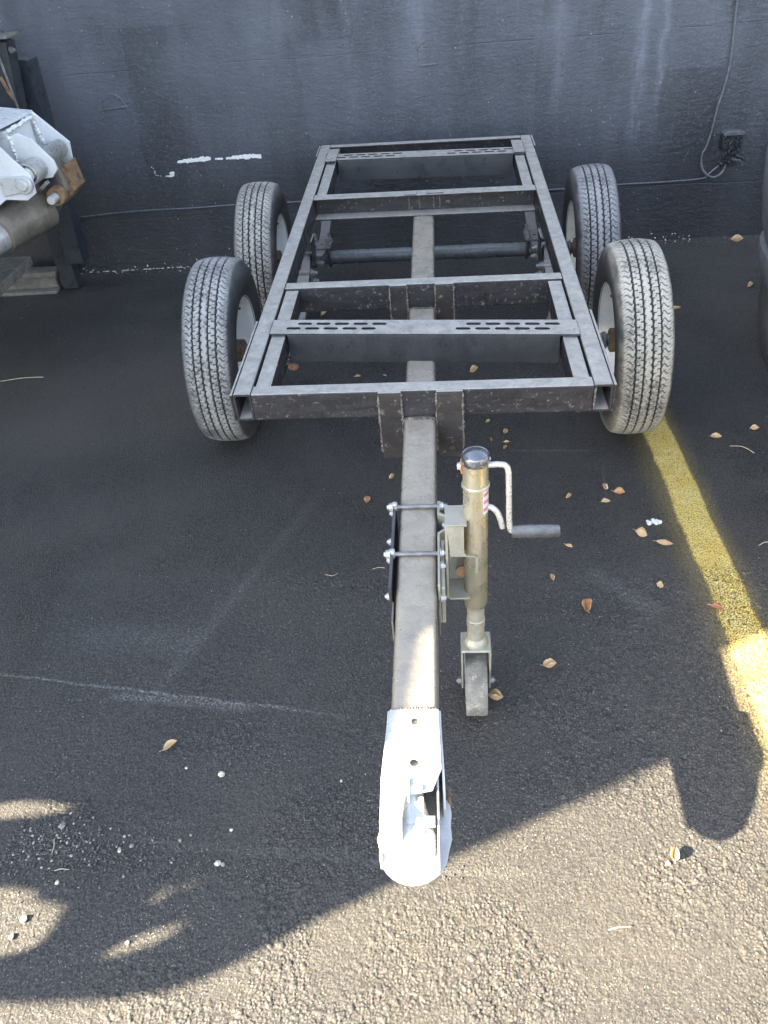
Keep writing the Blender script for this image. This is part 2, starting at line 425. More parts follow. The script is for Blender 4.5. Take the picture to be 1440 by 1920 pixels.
def relief_sheet(name, x0, x1, y0, y1, step, off, ring=None):
    nx, ny = int(round((x1 - x0) / step)) + 1, int(round((y1 - y0) / step)) + 1
    X, Y = np.meshgrid(np.linspace(x0, x1, nx), np.linspace(y0, y1, ny)); X = X.ravel(); Y = Y.ravel()
    z_, gap, tone, m_ = ground_relief(X, Y)
    V = np.stack([X, Y, z_ + off], 1)
    ii = (np.arange(ny - 1)[:, None] * nx + np.arange(nx - 1)[None, :]).ravel()
    F = np.stack([ii, ii + 1, ii + nx + 1, ii + nx], 1)
    col = np.stack([gap, tone, m_, np.ones_like(m_)], 1)
    if ring:
        n0 = len(V)
        V = np.concatenate([V, np.array([(-ring, -ring, 0), (ring, -ring, 0), (ring, ring, 0), (-ring, ring, 0)], float)])
        c0, c1, c2, c3 = 0, nx - 1, ny * nx - 1, (ny - 1) * nx
        F = np.concatenate([F, [(n0, n0 + 1, c1, c0), (n0 + 1, n0 + 2, c2, c1), (n0 + 2, n0 + 3, c3, c2), (n0 + 3, n0, c0, c3)]])
        col = np.concatenate([col, np.array([(0, .5, 0, 1)] * 4)])
    me = bpy.data.meshes.new(name)
    me.vertices.add(len(V)); me.vertices.foreach_set('co', V.astype(np.float32).ravel())
    me.loops.add(len(F) * 4); me.loops.foreach_set('vertex_index', F.astype(np.int32).ravel())
    me.polygons.add(len(F)); me.polygons.foreach_set('loop_start', np.arange(len(F), dtype=np.int32) * 4)
    me.update(calc_edges=True)
    at = me.color_attributes.new('relief', 'FLOAT_COLOR', 'POINT'); at.data.foreach_set('color', col.astype(np.float32).ravel())
    me.polygons.foreach_set('use_smooth', np.ones(len(F), bool))
    return me
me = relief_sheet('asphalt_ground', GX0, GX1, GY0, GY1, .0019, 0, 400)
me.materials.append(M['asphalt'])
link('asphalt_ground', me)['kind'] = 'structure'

# yellow bay line, sprayed and soft at its edges
m, nt, b = new_mat('yellow_line_paint')
g = N(nt); v = g.world()
h, va, vb = asphalt_height(g, v)
xy = g.xyz(v); cell = g.xyz(va.outputs['Color'])
wv = g.math('MULTIPLY', g.math('SUBTRACT', g.noise(v, 3.5, 5), .5), .035)
xr = g.math('ADD', g.math('SUBTRACT', xy[0], g.math('MULTIPLY', g.math('SUBTRACT', .7, xy[1]), .012)), wv)
core = g.math('MULTIPLY', g.ramp(xr, 1.318, 1.342), g.ramp(xr, 1.432, 1.45, 1, 0))
over = g.math('MULTIPLY', g.ramp(xr, 1.235, 1.36, 0, .6), g.ramp(xr, 1.42, 1.50, .6, 0))
al = g.math('MAXIMUM', core, over)
al = g.math('MULTIPLY', al, g.math('MAXIMUM', g.math('MULTIPLY', core, 1.), g.ramp(g.noise(v, 230, 4, .75), .40, .56, .1, 1)))
al = g.math('MULTIPLY', al, g.ramp(g.noise(v, 24, 6, .75), .34, .46, .72, 1))
al = g.math('MULTIPLY', al, g.ramp(va.outputs['Distance'], .45, .8, 1, .45))
al = g.math('MULTIPLY', al, g.math('MULTIPLY', g.ramp(xy[1], 1.0, 1.35, 1, 0), 1))
col = g.mix(g.ramp(g.noise(v, 14, 5), .3, .7), (.70, .50, .12), (.80, .64, .22))
col = g.mix(g.ramp(g.noise(v, 240, 3), .5, .75, 0, .5), col, (.30, .22, .08))
ra = g.xyz(g.node('ShaderNodeAttribute', attribute_name='relief').outputs['Color'])
col = g.mix(g.math('MULTIPLY', ra[0], .55), col, (.10, .075, .03))
al = g.math('MULTIPLY', al, g.ramp(ra[0], .3, 1, 1, .35))
g.put(b.inputs['Base Color'], col); b.inputs['Roughness'].default_value = .7
g.put(b.inputs['Alpha'], al); h = g.math('ADD', g.math('MULTIPLY', h, g.ramp(ra[2], 0, 1, 1, .15)), g.math('MULTIPLY', g.noise(v, 500, 2), .25))
g.put(b.inputs['Normal'], g.bump(h, .9, .0034))
M['yellow'] = m
me = relief_sheet('parking_line', 1.22, 1.52, -1.44, 1.3, .0023, .0012)
me.materials.append(M['yellow']); link('parking_line', me)['kind'] = 'structure'

# ------------------------------------------------------------------ wall
m, nt, b = new_mat('black_stucco')
g = N(nt); v = g.world(); xy = g.xyz(v)
st = g.noise(g.scale(v, (1.6, 1, .32)), 2.2, 7, .62, .5)
base = g.mix(g.ramp(st, .36, .7), (.026, .028, .034), (.060, .067, .080))
pale = g.math('MULTIPLY', g.ramp(xy[2], .45, 1.2), g.ramp(g.noise(g.scale(v, (1.1, 1, .6), (5, 0, 0)), 1.7, 5), .35, .65))  # sky sheen high on the wall, painted in as a paler tone
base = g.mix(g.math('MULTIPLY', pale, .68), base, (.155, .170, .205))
# bands left by the paint roller
bx = g.math('ADD', g.math('MULTIPLY', xy[0], 3.3), g.math('MULTIPLY', g.noise(g.scale(v, (1, 1, .8)), 1.5, 3), .7))
wnz = g.node('ShaderNodeTexWhiteNoise', noise_dimensions='2D')
cmb = g.node('ShaderNodeCombineXYZ'); g.put(cmb.inputs[0], g.math('FLOOR', bx)); g.put(cmb.inputs[1], g.math('FLOOR', g.math('ADD', g.math('MULTIPLY', xy[2], .9), g.math('MULTIPLY', g.math('FLOOR', bx), .37))))
g.put(wnz.inputs['Vector'], cmb.outputs[0])
base = g.mix(g.math('MULTIPLY', g.ramp(wnz.outputs[0], 0, 1, 0, .48), g.ramp(xy[2], .3, .8)), base, (.105, .118, .145))
base = g.mix(g.ramp(g.noise(v, 70, 6, .75), .5, .72, 0, .5), base, (.16, .17, .2))
# chalky drips
for x0, wd, z0, am in ((1.60, .05, .35, .6), (1.70, .035, .55, .7), (1.2, .05, .4, .3), (.5, .07, .7, .4), (.72, .05, .75, .3), (2.25, .12, .8, .3), (.15, .05, .6, .25), (-.2, .06, .75, .2)):
    dx = g.math('ABSOLUTE', g.math('SUBTRACT', g.math('ADD', xy[0], g.math('MULTIPLY', g.math('SUBTRACT', g.noise(v, 5, 4), .5), .07)), x0))
    mk = g.math('MULTIPLY', g.ramp(dx, 0, wd, 1, 0), g.ramp(xy[2], z0, z0 + .5))
    mk = g.math('MULTIPLY', mk, g.ramp(g.noise(g.scale(v, (1, 1, .3)), 22, 5, .7), .3, .65))
    base = g.mix(g.math('MULTIPLY', mk, am), base, (.20, .215, .26))
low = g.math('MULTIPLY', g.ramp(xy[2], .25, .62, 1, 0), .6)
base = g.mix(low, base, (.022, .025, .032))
speck = g.math('MULTIPLY', g.ramp(g.xyz(g.voro(v, 60).outputs['Color'])[0], .965, .975), g.ramp(g.voro(v, 60).outputs['Distance'], .1, .2, 1, 0))
base = g.mix(g.math('MULTIPLY', speck, .7), base, (.5, .52, .55))
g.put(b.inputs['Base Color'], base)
g.put(b.inputs['Roughness'], g.ramp(st, .3, .7, .38, .55))
hh = g.math('ADD', g.math('MULTIPLY', g.noise(v, 95, 6, .7), 1.4), g.math('MULTIPLY', g.noise(g.scale(v, (1, 1, 2.2)), 20, 4), 1.2))
hh = g.math('ADD', hh, g.math('MULTIPLY', g.noise(v, 5, 3), 1.5))
for zc in (1.045, .30):
    dz = g.math('ABSOLUTE', g.math('SUBTRACT', g.math('ADD', xy[2], g.math('MULTIPLY', g.math('SUBTRACT', g.noise(v, 2.5, 4), .5), .03)), zc))
    hh = g.math('SUBTRACT', hh, g.math('MULTIPLY', g.ramp(dz, 0, .004, 1, 0), g.ramp(g.noise(v, 4, 2), .45, .55, 0, .5)))
g.put(b.inputs['Normal'], g.bump(hh, .8, .0045))
M['wall'] = m
WA = Vector((-1.594, 2.662)); WB = Vector((1.837, 2.689)); wd_ = (WB - WA).normalized(); wn_ = Vector((-wd_.y, wd_.x))
def wallpt(x, z, off=0.):
    t = (x - WA.x) / wd_.x
    p = WA + wd_ * t - wn_ * off
    return Vector((p.x, p.y, z))
mb = MB()
a, b2 = wallpt(-9, 0), wallpt(9, 0)
q = [a, b2, b2 + Vector((wn_.x, wn_.y, 0)) * .25, a + Vector((wn_.x, wn_.y, 0)) * .25]
lo = [mb.bm.verts.new((p.x, p.y, -.02)) for p in q]; hi = [mb.bm.verts.new((p.x, p.y, 3.0)) for p in q]
mb.bm.faces.new(lo); mb.bm.faces.new(hi)
for i in range(4): mb.bm.faces.new((lo[i], lo[(i + 1) % 4], hi[(i + 1) % 4], hi[i]))
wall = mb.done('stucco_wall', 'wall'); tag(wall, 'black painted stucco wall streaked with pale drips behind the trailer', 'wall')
mb = MB()
a, b2 = wallpt(-9, 3.0, .03), wallpt(9, 3.0, .03)
q = [a, b2, b2 + Vector((wn_.x, wn_.y, 0)) * .31, a + Vector((wn_.x, wn_.y, 0)) * .31]
lo = [mb.bm.verts.new((p.x, p.y, 3.003)) for p in q]; hi = [mb.bm.verts.new((p.x, p.y, 3.08)) for p in q]
mb.bm.faces.new(lo); mb.bm.faces.new(hi)
for i in range(4): mb.bm.faces.new((lo[i], lo[(i + 1) % 4], hi[(i + 1) % 4], hi[i]))
mb.done('coping', 'black', wall)

def chip(name, pts, seed, mat='chip', th=.0025):
    """raised ragged patch on the wall: pts are (x, z, half height)"""
    rr = random.Random(seed); top = []; bot = []
    for (x0, z0, h0), (x1, z1, h1) in zip(pts, pts[1:]):
        n = max(2, int(abs(x1 - x0) / .007))
        for i in range(n):
            t = i / n; x = x0 + (x1 - x0) * t; z = z0 + (z1 - z0) * t; hh_ = h0 + (h1 - h0) * t
            top.append((x, z + hh_ * rr.uniform(.5, 1.2))); bot.append((x, z - hh_ * rr.uniform(.5, 1.2)))
    loop = top + bot[::-1]
    mb = MB()
    f = [mb.bm.verts.new(wallpt(x, z, th)) for x, z in loop]; bk = [mb.bm.verts.new(wallpt(x, z, -.002)) for x, z in loop]
    for a in tessellate_polygon([[Vector((x, z, 0)) for x, z in loop]]):
        try: mb.bm.faces.new([f[i] for i in a])
        except ValueError: pass
    for i in range(len(loop)):
        j = (i + 1) % len(loop); mb.bm.faces.new((f[i], f[j], bk[j], bk[i]))
    return mb.done(name, mat, wall)
chip('paint_scrape', [(-.848, .591, .006), (-.79, .594, .012), (-.70, .597, .014), (-.652, .598, .006)], 1)
chip('paint_scrape', [(-.635, .594, .004), (-.60, .592, .006), (-.585, .593, .003)], 2)
chip('paint_scrape', [(-.575, .593, .006), (-.52, .594, .010), (-.44, .595, .013), (-.372, .592, .009)], 3)
chip('paint_scrape', [(-.93, .522, .003), (-.90, .520, .006), (-.875, .524, .004)], 4)
chip('paint_scrape', [(-.905, .535, .005), (-.885, .536, .008), (-.872, .538, .005)], 5)
for i in range(14):
    t = i / 13; x = -1.0 + .08 * t * t + .01 * sin(9 * t); z = .575 - .055 * (1 - (1 - t) ** 2)
    if i % 4 != 2: chip('paint_scrape', [(x, z, .0015), (x + .009, z - .002, .002)], 20 + i)
def scar(path, r, mat='wire', seed=3):
    mb = MB(); rr = random.Random(seed)
    for (x0, z0), (x1, z1) in zip(path, path[1:]):
        n = max(3, int(math.hypot(x1 - x0, z1 - z0) / .008))
        mb.tube([wallpt(x0 + (x1 - x0) * i / n + rr.uniform(-.002, .002), z0 + (z1 - z0) * i / n + rr.uniform(-.002, .002), r * .2) for i in range(n + 1)], r, 7, taper=[r * rr.uniform(.5, 1.2) for _ in range(n + 1)])
    return mb.done('stucco_ridge', mat, wall, smooth=True)
M['scar'] = worn('ridge_paint', (.07, .075, .085), (.13, .14, .155), .4, sc=40)
scar([(-1.20, .873), (-1.05, .882)], .0065, 'scar'); scar([(-1.05, .882), (-1.085, .93), (-1.12, .945)], .004, 'scar'); scar([(-1.20, .873), (-1.185, .915), (-1.14, .935)], .004, 'scar'); scar([(-1.06, .90), (-1.03, .905)], .004, 'scar')
scar([(.500, .968), (.59, .972)], .0055, 'scar'); scar([(.50, .99), (.495, 1.05), (.53, 1.07)], .003, 'scar'); scar([(.59, .98), (.60, 1.04)], .003, 'scar')
# flecks of white paint where the wall meets the asphalt
mb = MB(); rr = random.Random(5)
for i in range(110):
    x = rr.choice((rr.uniform(-1.62, -.75), rr.uniform(-.98, -.55), rr.uniform(1.55, 2.0)))
    z = abs(rr.gauss(0, .018)) if rr.random() < .85 else rr.uniform(0, .16)
    p = wallpt(x, z + .004, .004 if z > .012 else rr.uniform(.004, .06)); p.z = z if z > .012 else .004
    q = rr.uniform(.0015, .0042) * (1 if z < .05 else .6)
    bmesh.ops.create_icosphere(mb.bm, subdivisions=1, radius=1, matrix=Matrix.Translation(p) @ Matrix.Rotation(rr.uniform(0, 3), 4, 'Y') @ Matrix.Diagonal((q * 1.6, q, q * .6, 1)))
for i in range(38):
    x = -1.6 + .75 * rr.random() ** 1.0; p = wallpt(x, .006, rr.uniform(.002, .010)); q = rr.uniform(.002, .0055)
    bmesh.ops.create_icosphere(mb.bm, subdivisions=1, radius=1, matrix=Matrix.Translation(p) @ Matrix.Diagonal((q * 2, q * .7, q * .55, 1)))
o = mb.done('paint_flecks', 'chip'); tag(o, 'tiny white paint flecks scattered along the foot of the black wall', 'paint flecks', kind='stuff')

# wires and utility box on the wall
def smooth_path(pts, k=6):
    out = []
    P_ = [pts[0]] + list(pts) + [pts[-1]]
    for i in range(1, len(P_) - 2):
        a, b, c, d = (Vector(P_[i + j]) for j in (-1, 0, 1, 2))
        for t in range(k):
            t /= k
            out.append(.5 * ((2 * b) + (c - a) * t + (2 * a - 5 * b + 4 * c - d) * t * t + (3 * b - a - 3 * c + d) * t ** 3))
    out.append(Vector(pts[-1])); return out
wy = lambda x, z, off=.006: wallpt(x, z, off)
mb = MB(); mb.tube(smooth_path([wy(-1.75, .33), wy(-1.482, .332), wy(-1.3, .341), wy(-1.041, .346), wy(-.8, .343), wy(-.576, .346), wy(-.3, .342), wy(-.027, .337), wy(.5, .33), wy(1.246, .319), wy(1.577, .324), wy(1.8, .322), wy(2.0, .327), wy(2.03, .345), wy(2.065, .375), wy(2.10, .405)]), .0048, 8)
o = mb.done('wall_cable', 'wire', smooth=True); tag(o, 'long thin dark cable running low along the black wall behind the tyres', 'cable')
mb = MB(); mb.tube(smooth_path([wy(2.02, 1.9), wy(2.03, 1.3), wy(2.028, 1.143), wy(2.037, 1.011), wy(2.046, .872), wy(2.035, .75), wy(2.022, .68), wy(2.014, .58), wy(2.0, .49), wy(1.985, .46), wy(1.985, .42), wy(1.995, .38, .012), wy(2.03, .345, .018), wy(2.07, .335, .018), wy(2.105, .36, .015), wy(2.115, .40, .01)]), .0062, 8)
o = mb.done('wall_cable', 'wire', smooth=True); tag(o, 'dark cable dropping down the wall and looping under the utility box', 'cable')
box = empty('utility_box', wallpt(2.12, .5), 'small black utility box with dripping paint fixed low on the wall at right', 'box')
mb = MB()
lp = [(2.085, .47), (2.155, .465), (2.166, .48), (2.170, .53), (2.162, .548), (2.083, .552), (2.072, .535), (2.074, .48)]
f = [mb.bm.verts.new(wallpt(x, z, .035)) for x, z in lp]; bk = [mb.bm.verts.new(wallpt(x + (x - 2.12) * .25, z + (z - .5) * .1, -.003)) for x, z in lp]
mb.bm.faces.new(f)
for i in range(8): mb.bm.faces.new((f[i], f[(i + 1) % 8], bk[(i + 1) % 8], bk[i]))
mb.done('housing', 'box_black', box, bevel=.006, smooth=True, seg=3)
mb = MB(); mb.prism([[(2.066, .548), (2.172, .545), (2.176, .558), (2.16, .565), (2.08, .568), (2.068, .56)]], wallpt(0, 0, .045) - Vector((0, 0, 0)), (1, wd_.y / wd_.x, 0), (0, 0, 1), (wn_.x, wn_.y, 0), .05)
mb.done('lid_rim', 'scar', box, bevel=.004)
rr = random.Random(11); mb = MB()
for i in range(46):
    x = rr.uniform(2.078, 2.165); z = rr.uniform(.40, .54); q = rr.uniform(.002, .006)
    bmesh.ops.create_icosphere(mb.bm, subdivisions=1, radius=1, matrix=Matrix.Translation(wallpt(x, z, .038 if z > .44 else .012)) @ Matrix.Diagonal((q, q, q * rr.uniform(1, 5), 1)))
mb.done('paint_drip', 'box_black', box, smooth=True)
mb = MB()
for (x0, z0), (x1, z1) in (((2.075, .41), (2.095, .395)), ((2.1, .40), (2.11, .42)), ((2.12, .415), (2.135, .395)), ((2.15, .44), (2.2, .42))):
    mb.tube([wallpt(x0, z0, .015), wallpt(x1, z1, .02)], .010, 10)
mb.done('cable_gland', 'box_black', box, bevel=.002, smooth=True)
mb = MB()
for k in range(9):
    ps = [wallpt(2.14 + .02 * t + rr.uniform(-.006, .006), .43 - .012 * t + rr.uniform(-.012, .012), .02 + rr.uniform(-.008, .01)) for t in range(4)]
    mb.tube(smooth_path(ps, 4), .0025, 6)
mb.done('loose_wires', 'wire', box, smooth=True)

# ------------------------------------------------------------------ trailer
def HF(x, y): return .642 + .0317 * y - .0138 * x
def fz(co):                       # frame-local -> world (the frame rises a little to the back)
    return Vector((co.x, co.y, co.z + HF(co.x, co.y)))
T = empty('trailer_frame', (.519, 1.1, 0), 'black steel tandem axle trailer chassis with four white rims and silver coupler', 'trailer')
def bar(name, a, b, mat='frame', bevel=.0035, label=None):
    mb = MB(); mb.box(a, b, fz); return mb.done(name, mat, T, bevel, label=label)
HT = .082
def rail(x0, x1):
    t = .006; y0, y1 = 0., 2.295
    mb = MB(); outer = [(x0, -HT), (x1, -HT), (x1, 0), (x0, 0)]
    def rr_(l, r):
        o = []; n = len(l); 
        c = ((l[0][0] + l[2][0]) / 2, (l[0][1] + l[2][1]) / 2)
        for i, (x, z) in enumerate(l):
            sx = 1 if x < c[0] else -1; sz = 1 if z < c[1] else -1
            cx, cz = x + sx * r, z + sz * r
            a0 = {(1, 1): pi, (-1, 1): 1.5 * pi, (-1, -1): 0, (1, -1): .5 * pi}[(sx, sz)]
            for k in range(4): o.append((cx + r * cos(a0 + k * pi / 6), cz + r * sin(a0 + k * pi / 6)))
        return o
    O = rr_(outer, .006); I = rr_([(x0 + t, -HT + t), (x1 - t, -HT + t), (x1 - t, -t), (x0 + t, -t)], .005)
    mb.prism([O, I], (0, y0, 0), (1, 0, 0), (0, 0, 1), (0, 1, 0), y1)
    for v_ in mb.bm.verts: v_.co = fz(v_.co)
    mb.done('side_rail', 'frame', T, smooth=True)
rail(.006, .056); rail(.981, 1.031)
for x0, x1 in ((-.002, .0055), (1.0315, 1.040)):
    bar('side_plate', (x0, -.001, -HT - .002), (x1, .437, -.0004)); bar('side_plate', (x0, 2.124, -HT - .002), (x1, 2.297, -.0004))
for x0, x1 in ((.0605, .105), (.932, .9765)):
    bar('inner_rail', (x0, .0455, -.075), (x1, .663, -.007)); bar('inner_rail', (x0, 1.583, -.075), (x1, 2.255, -.007))
bar('cross_member', (.0565, -.002, -HT), (.9805, .045, -.0008)); bar('cross_member', (.0565, .664, -.088), (.9805, .712, -.001))
# channel shaped cross member (top flange, web, bottom flange)
mb = MB(); mb.box((.0565, 1.521, -.006), (.9805, 1.581, -.001), fz); mb.box((.0565, 1.575, -.080), (.9805, 1.581, -.0062), fz); mb.box((.0565, 1.513, -.087), (.9805, 1.581, -.0802), fz)
mb.done('channel_cross_member', 'frame', T, .0015)
for x in (.455, .50, .56, .585): weld([fz(Vector((x, 1.573, -.075))), fz(Vector((x, 1.573, -.01)))], .0035, 'weld_bead', T, seed=int(x * 100))
bar('weld_plate', (.440, 1.521, -.0005), (.49, 1.56, .0035)); bar('weld_plate', (.535, 1.53, -.0005), (.60, 1.56, .0035))
mb = MB(); mb.box((.0565, 2.256, -.006), (.9805, 2.295, 0), fz); mb.box((.0565, 2.289, -.08), (.9805, 2.295, -.0062), fz)
mb.done('rear_cross_member', 'frame', T, .0015)
# slotted angles
def slot(cx, cy, L=.045, r=.0078):
    o = []
    for k in range(7): a = -pi / 2 + k * pi / 6; o.append((cx + L / 2 - r + r * cos(a), cy + r * sin(a)))
    for k in range(7): a = pi / 2 + k * pi / 6; o.append((cx - L / 2 + r + r * cos(a), cy + r * sin(a)))
    return o
def slotted(x0, x1, yf, yb, drop, th, skew, name, zt=.0, fx0=.112, fx1=.925, ends=True):
    loops = [[(x0, yf), (x1, yf), (x1, yb), (x0, yb)]]
    w_ = yb - yf
    for s0, sgn in ((.128, 1), (.645, 1)):
        for k in range(5):
            loops.append(slot(s0 + .032 + k * .058, yf + w_ * .72)); loops.append(slot(s0 + k * .058, yf + w_ * .38))
    mb = MB(); mb.prism(loops, (0, 0, zt), (1, 0, 0), (0, 1, 0), (0, 0, -1), th)
    sk = lambda c: fz(Vector((c.x, c.y + skew * (c.x - x0), c.z)))
    for v_ in mb.bm.verts: v_.co = sk(v_.co)
    root = mb.done(name, 'frame_blue', T, .0008)
    mb = MB(); mb.box((fx0, yf + .0004, -drop), (fx1, yf + th, zt - th - .0002), sk); mb.done(name, 'frame_blue', T, .001)
    # cheeks closing the ends of the angle
    for xe, s in ((fx0, 1), (fx1, -1)):
        mb = MB(); mb.prism([[(yf + th, -th - .001 + zt), (yb - .02, -th - .001 + zt), (yf + th + .012, -drop), (yf + th, -drop)]], (xe, 0, 0), (0, 1, 0), (0, 0, 1), (s, 0, 0), th)
        for v_ in mb.bm.verts: v_.co = sk(v_.co)
        mb.done('end_cheek', 'frame_blue', T, .0008)
slotted(.058, .981, .338, .428, .090, .006, -.073, 'slotted_bar', .0045)
slotted(.058, .981, 2.035, 2.128, .090, .006, -.035, 'slotted_bar', .0045)
for x0, x1 in ((.0595, .108), (.928, .979)): bar('end_plate', (x0, 2.0, .0055), (x1, 2.185, .0105), 'frame_blue', .001)

# tongue
def rrect(x0, z0, x1, z1, r, k=5):
    o = []
    for cx, cz, a0 in ((x1 - r, z0 + r, -pi / 2), (x1 - r, z1 - r, 0), (x0 + r, z1 - r, pi / 2), (x0 + r, z0 + r, pi)):
        for i in range(k): a = a0 + i * (pi / 2) / (k - 1); o.append((cx + r * cos(a), cz + r * sin(a)))
    return o
TX0, TX1 = .4715, .5585
ZT = -HT - .003
mb = MB(); mb.prism([rrect(TX0, ZT - .092, TX1, ZT, .013), rrect(TX0 + .006, ZT - .086, TX1 - .006, ZT - .006, .009)], (0, -1.10, 0), (1, 0, 0), (0, 0, 1), (0, 1, 0), 2.67)
for v_ in mb.bm.verts: v_.co = fz(v_.co)
mb.done('tongue', 'tongue', T, smooth=True)
# gussets beside the tongue
for yc, zb, x0, x1, x2, x3 in ((-.0105, -.213, .407, .4665, .5635, .632), (.6555, -.215, .411, .4665, .5635, .622)):
    for a_, b_ in ((x0, x1), (x2, x3)):
        mb = MB(); mb.box((a_, yc, zb), (b_, yc + .008, -.006), fz); mb.done('gusset_plate', 'gusset', T, .0015)
        for xx in (a_ - .001, b_ + .001): weld([fz(Vector((xx, yc + .004, zb + .02 if xx in (a_ - .001,) else -.19))), fz(Vector((xx, yc + .003, -.008)))], .0042, 'weld_bead', T, seed=int(xx * 1000))
        bar('weld_strip', (a_ - .002, yc - .001, -.006), (b_ + .002, yc + .009, -.0005), 'frame_blue', .002)
    weld([fz(Vector((TX0 - .002, yc + .001, ZT - .008))), fz(Vector((TX0 + .006, yc, ZT + .002))), fz(Vector((TX1 - .006, yc, ZT + .002))), fz(Vector((TX1 + .002, yc + .001, ZT - .008)))], .0038, 'weld_bead', T, seed=9)
weld([fz(Vector((.984, -.0025, -.075))), fz(Vector((.984, -.0025, -.008)))], .0035, 'weld_bead', T, seed=19)
weld([fz(Vector((TX0, 1.52, ZT))), fz(Vector((TX0 + .01, 1.514, ZT + .003))), fz(Vector((TX1 - .01, 1.514, ZT + .003))), fz(Vector((TX1, 1.52, ZT)))], .003, 'weld_bead', T, seed=29)

# running gear
AX = ((.859, .809), (1.785, 1.735))            # axle y at the left and at the right wheel
RT = .346
WX = (-.2437, 1.2572)
for yl, yr in AX:
    ya = lambda x: yl + (yr - yl) * (x - WX[0]) / (WX[1] - WX[0])
    mb = MB(); mb.tube([(-.10, ya(-.1), .346), (1.115, ya(1.115), .346)], .031, 20)
    ax = mb.done('axle_tube', 'axle', T, smooth=True)
    mb = MB(); mb.tube([(.42 + .3, ya(.72), .346), (.82, ya(.82), .346)], .0325, 20); mb.done('axle_sleeve', 'axle', T, smooth=True)
    for sx in (.03, 1.008):
        y = ya(sx)
        mb = MB()
        for k in range(3):
            L = .36 - k * .10; zc = .398 - k * .009; n = 12
            for i in range(n):
                s0 = -L + 2 * L * i / n; s1 = -L + 2 * L * (i + 1) / n
                z0 = zc + .10 * (s0 / .36) ** 2; z1 = zc + .10 * (s1 / .36) ** 2
                vs = [mb.bm.verts.new((sx + dx, y + s_, z_ + dz)) for s_, z_ in ((s0, z0), (s1, z1)) for dx in (-.022, .022) for dz in (0, -.0075)]
                for q in ((0, 1, 3, 2), (4, 6, 7, 5), (0, 4, 5, 1), (2, 3, 7, 6), (0, 2, 6, 4), (1, 5, 7, 3)): mb.bm.faces.new([vs[j] for j in q])
        mb.done('leaf_spring', 'spring', T)
        mb = MB(); mb.prism([[(sx - .045, y - .055), (sx + .045, y - .055), (sx + .045, y + .055), (sx - .045, y + .055)], [(sx + .008 * cos(k * pi / 5), y + .008 * sin(k * pi / 5)) for k in range(10)]], (0, 0, .401), (1, 0, 0), (0, 1, 0), (0, 0, 1), .009)
        pl = mb.done('spring_plate', 'spring', T, .001)
        for dx in (-.033, .033):
            for dy in (-.037, .037):
                mb = MB(); mb.hexbolt((sx + dx, y + dy, .410), (0, 0, 1), .0135, .014, stick=.024); mb.done('nut', 'bolt', pl)
            mb = MB(); mb.tube(smooth_path([(sx + dx, y - .037, .40), (sx + dx, y - .037, .345), (sx + dx, y - .02, .312), (sx + dx, y + .02, .312), (sx + dx, y + .037, .345), (sx + dx, y + .037, .40)]), .006, 8); mb.done('u_bolt', 'black', pl, smooth=True)
        for s in (-1, 1):
            mb = MB(); mb.lathe([(.013, -.024), (.017, -.024), (.017, .024), (.013, .024)], (sx, y + s * .366, .492), (1, 0, 0), 16); mb.done('spring_eye', 'spring', T, smooth=True)
# hangers, equalisers and shackles
for sx, s in ((.03, 1), (1.008, -1)):
    ymid = 1.322 if s == 1 else 1.272
    mb = MB(); mb.prism([[(-.05, .0), (.05, .0), (.03, -.10), (-.03, -.10)]], (sx + s * .03, ymid, HF(sx, ymid) - HT - .002), (0, 1, 0), (0, 0, 1), (s, 0, 0), .006); mb.done('hanger', 'frame', T, .001)
    mb = MB(); mb.prism([[(-.05, .0), (.05, .0), (.03, -.10), (-.03, -.10)]], (sx - s * .03, ymid, HF(sx, ymid) - HT - .002), (0, 1, 0), (0, 0, 1), (-s, 0, 0), .006); mb.done('hanger', 'frame', T, .001)
    mb = MB(); mb.prism([[(-.11, -.045), (-.09, -.065), (0, -.02), (.09, -.065), (.11, -.045), (.02, .025), (-.02, .025)]], (sx - .018, ymid, .505), (0, 1, 0), (0, 0, 1), (1, 0, 0), .036); mb.done('equaliser', 'spring', T, .003)
    for dy in (-.095, .095):
        for dx in (-.028, .024):
            mb = MB(); mb.prism([[(-.012, -.03), (.012, -.03), (.016, 0), (.012, .03), (-.012, .03), (-.016, 0)]], (sx + dx, ymid + dy, .472), (0, 1, 0), (0, 0, 1), (1, 0, 0), .004)
            sh = mb.done('shackle', 'bolt', T, .001)
        for zz, yy in ((.455, .006), (.492, -.004)):
            mb = MB(); mb.tube([(sx - s * .035, ymid + dy + yy, zz), (sx + s * .03, ymid + dy + yy, zz)], .012, 12); mb.hexbolt((sx + s * .03, ymid + dy + yy, zz), (s, 0, 0), .0125, .012, stick=.012); mb.done('shackle_bolt', 'bolt', T)
    for yy in (.43, 2.12):
        mb = MB(); mb.prism([[(-.04, .0), (.04, .0), (.024, -.10), (-.024, -.10)]], (sx + s * .03, yy, HF(sx, yy) - HT - .002), (0, 1, 0), (0, 0, 1), (s, 0, 0), .006)
        mb.hexbolt((sx + s * .036, yy, .50), (s, 0, 0), .011, .01); mb.done('hanger', 'frame', T, .001)
mb = MB(); bmesh.ops.create_icosphere(mb.bm, subdivisions=2, radius=.014, matrix=Matrix.Translation((.112, .35, .535)) @ Matrix.Diagonal((1.3, 1, .9, 1))); mb.done('grease_nipple', 'rust', T, smooth=True)

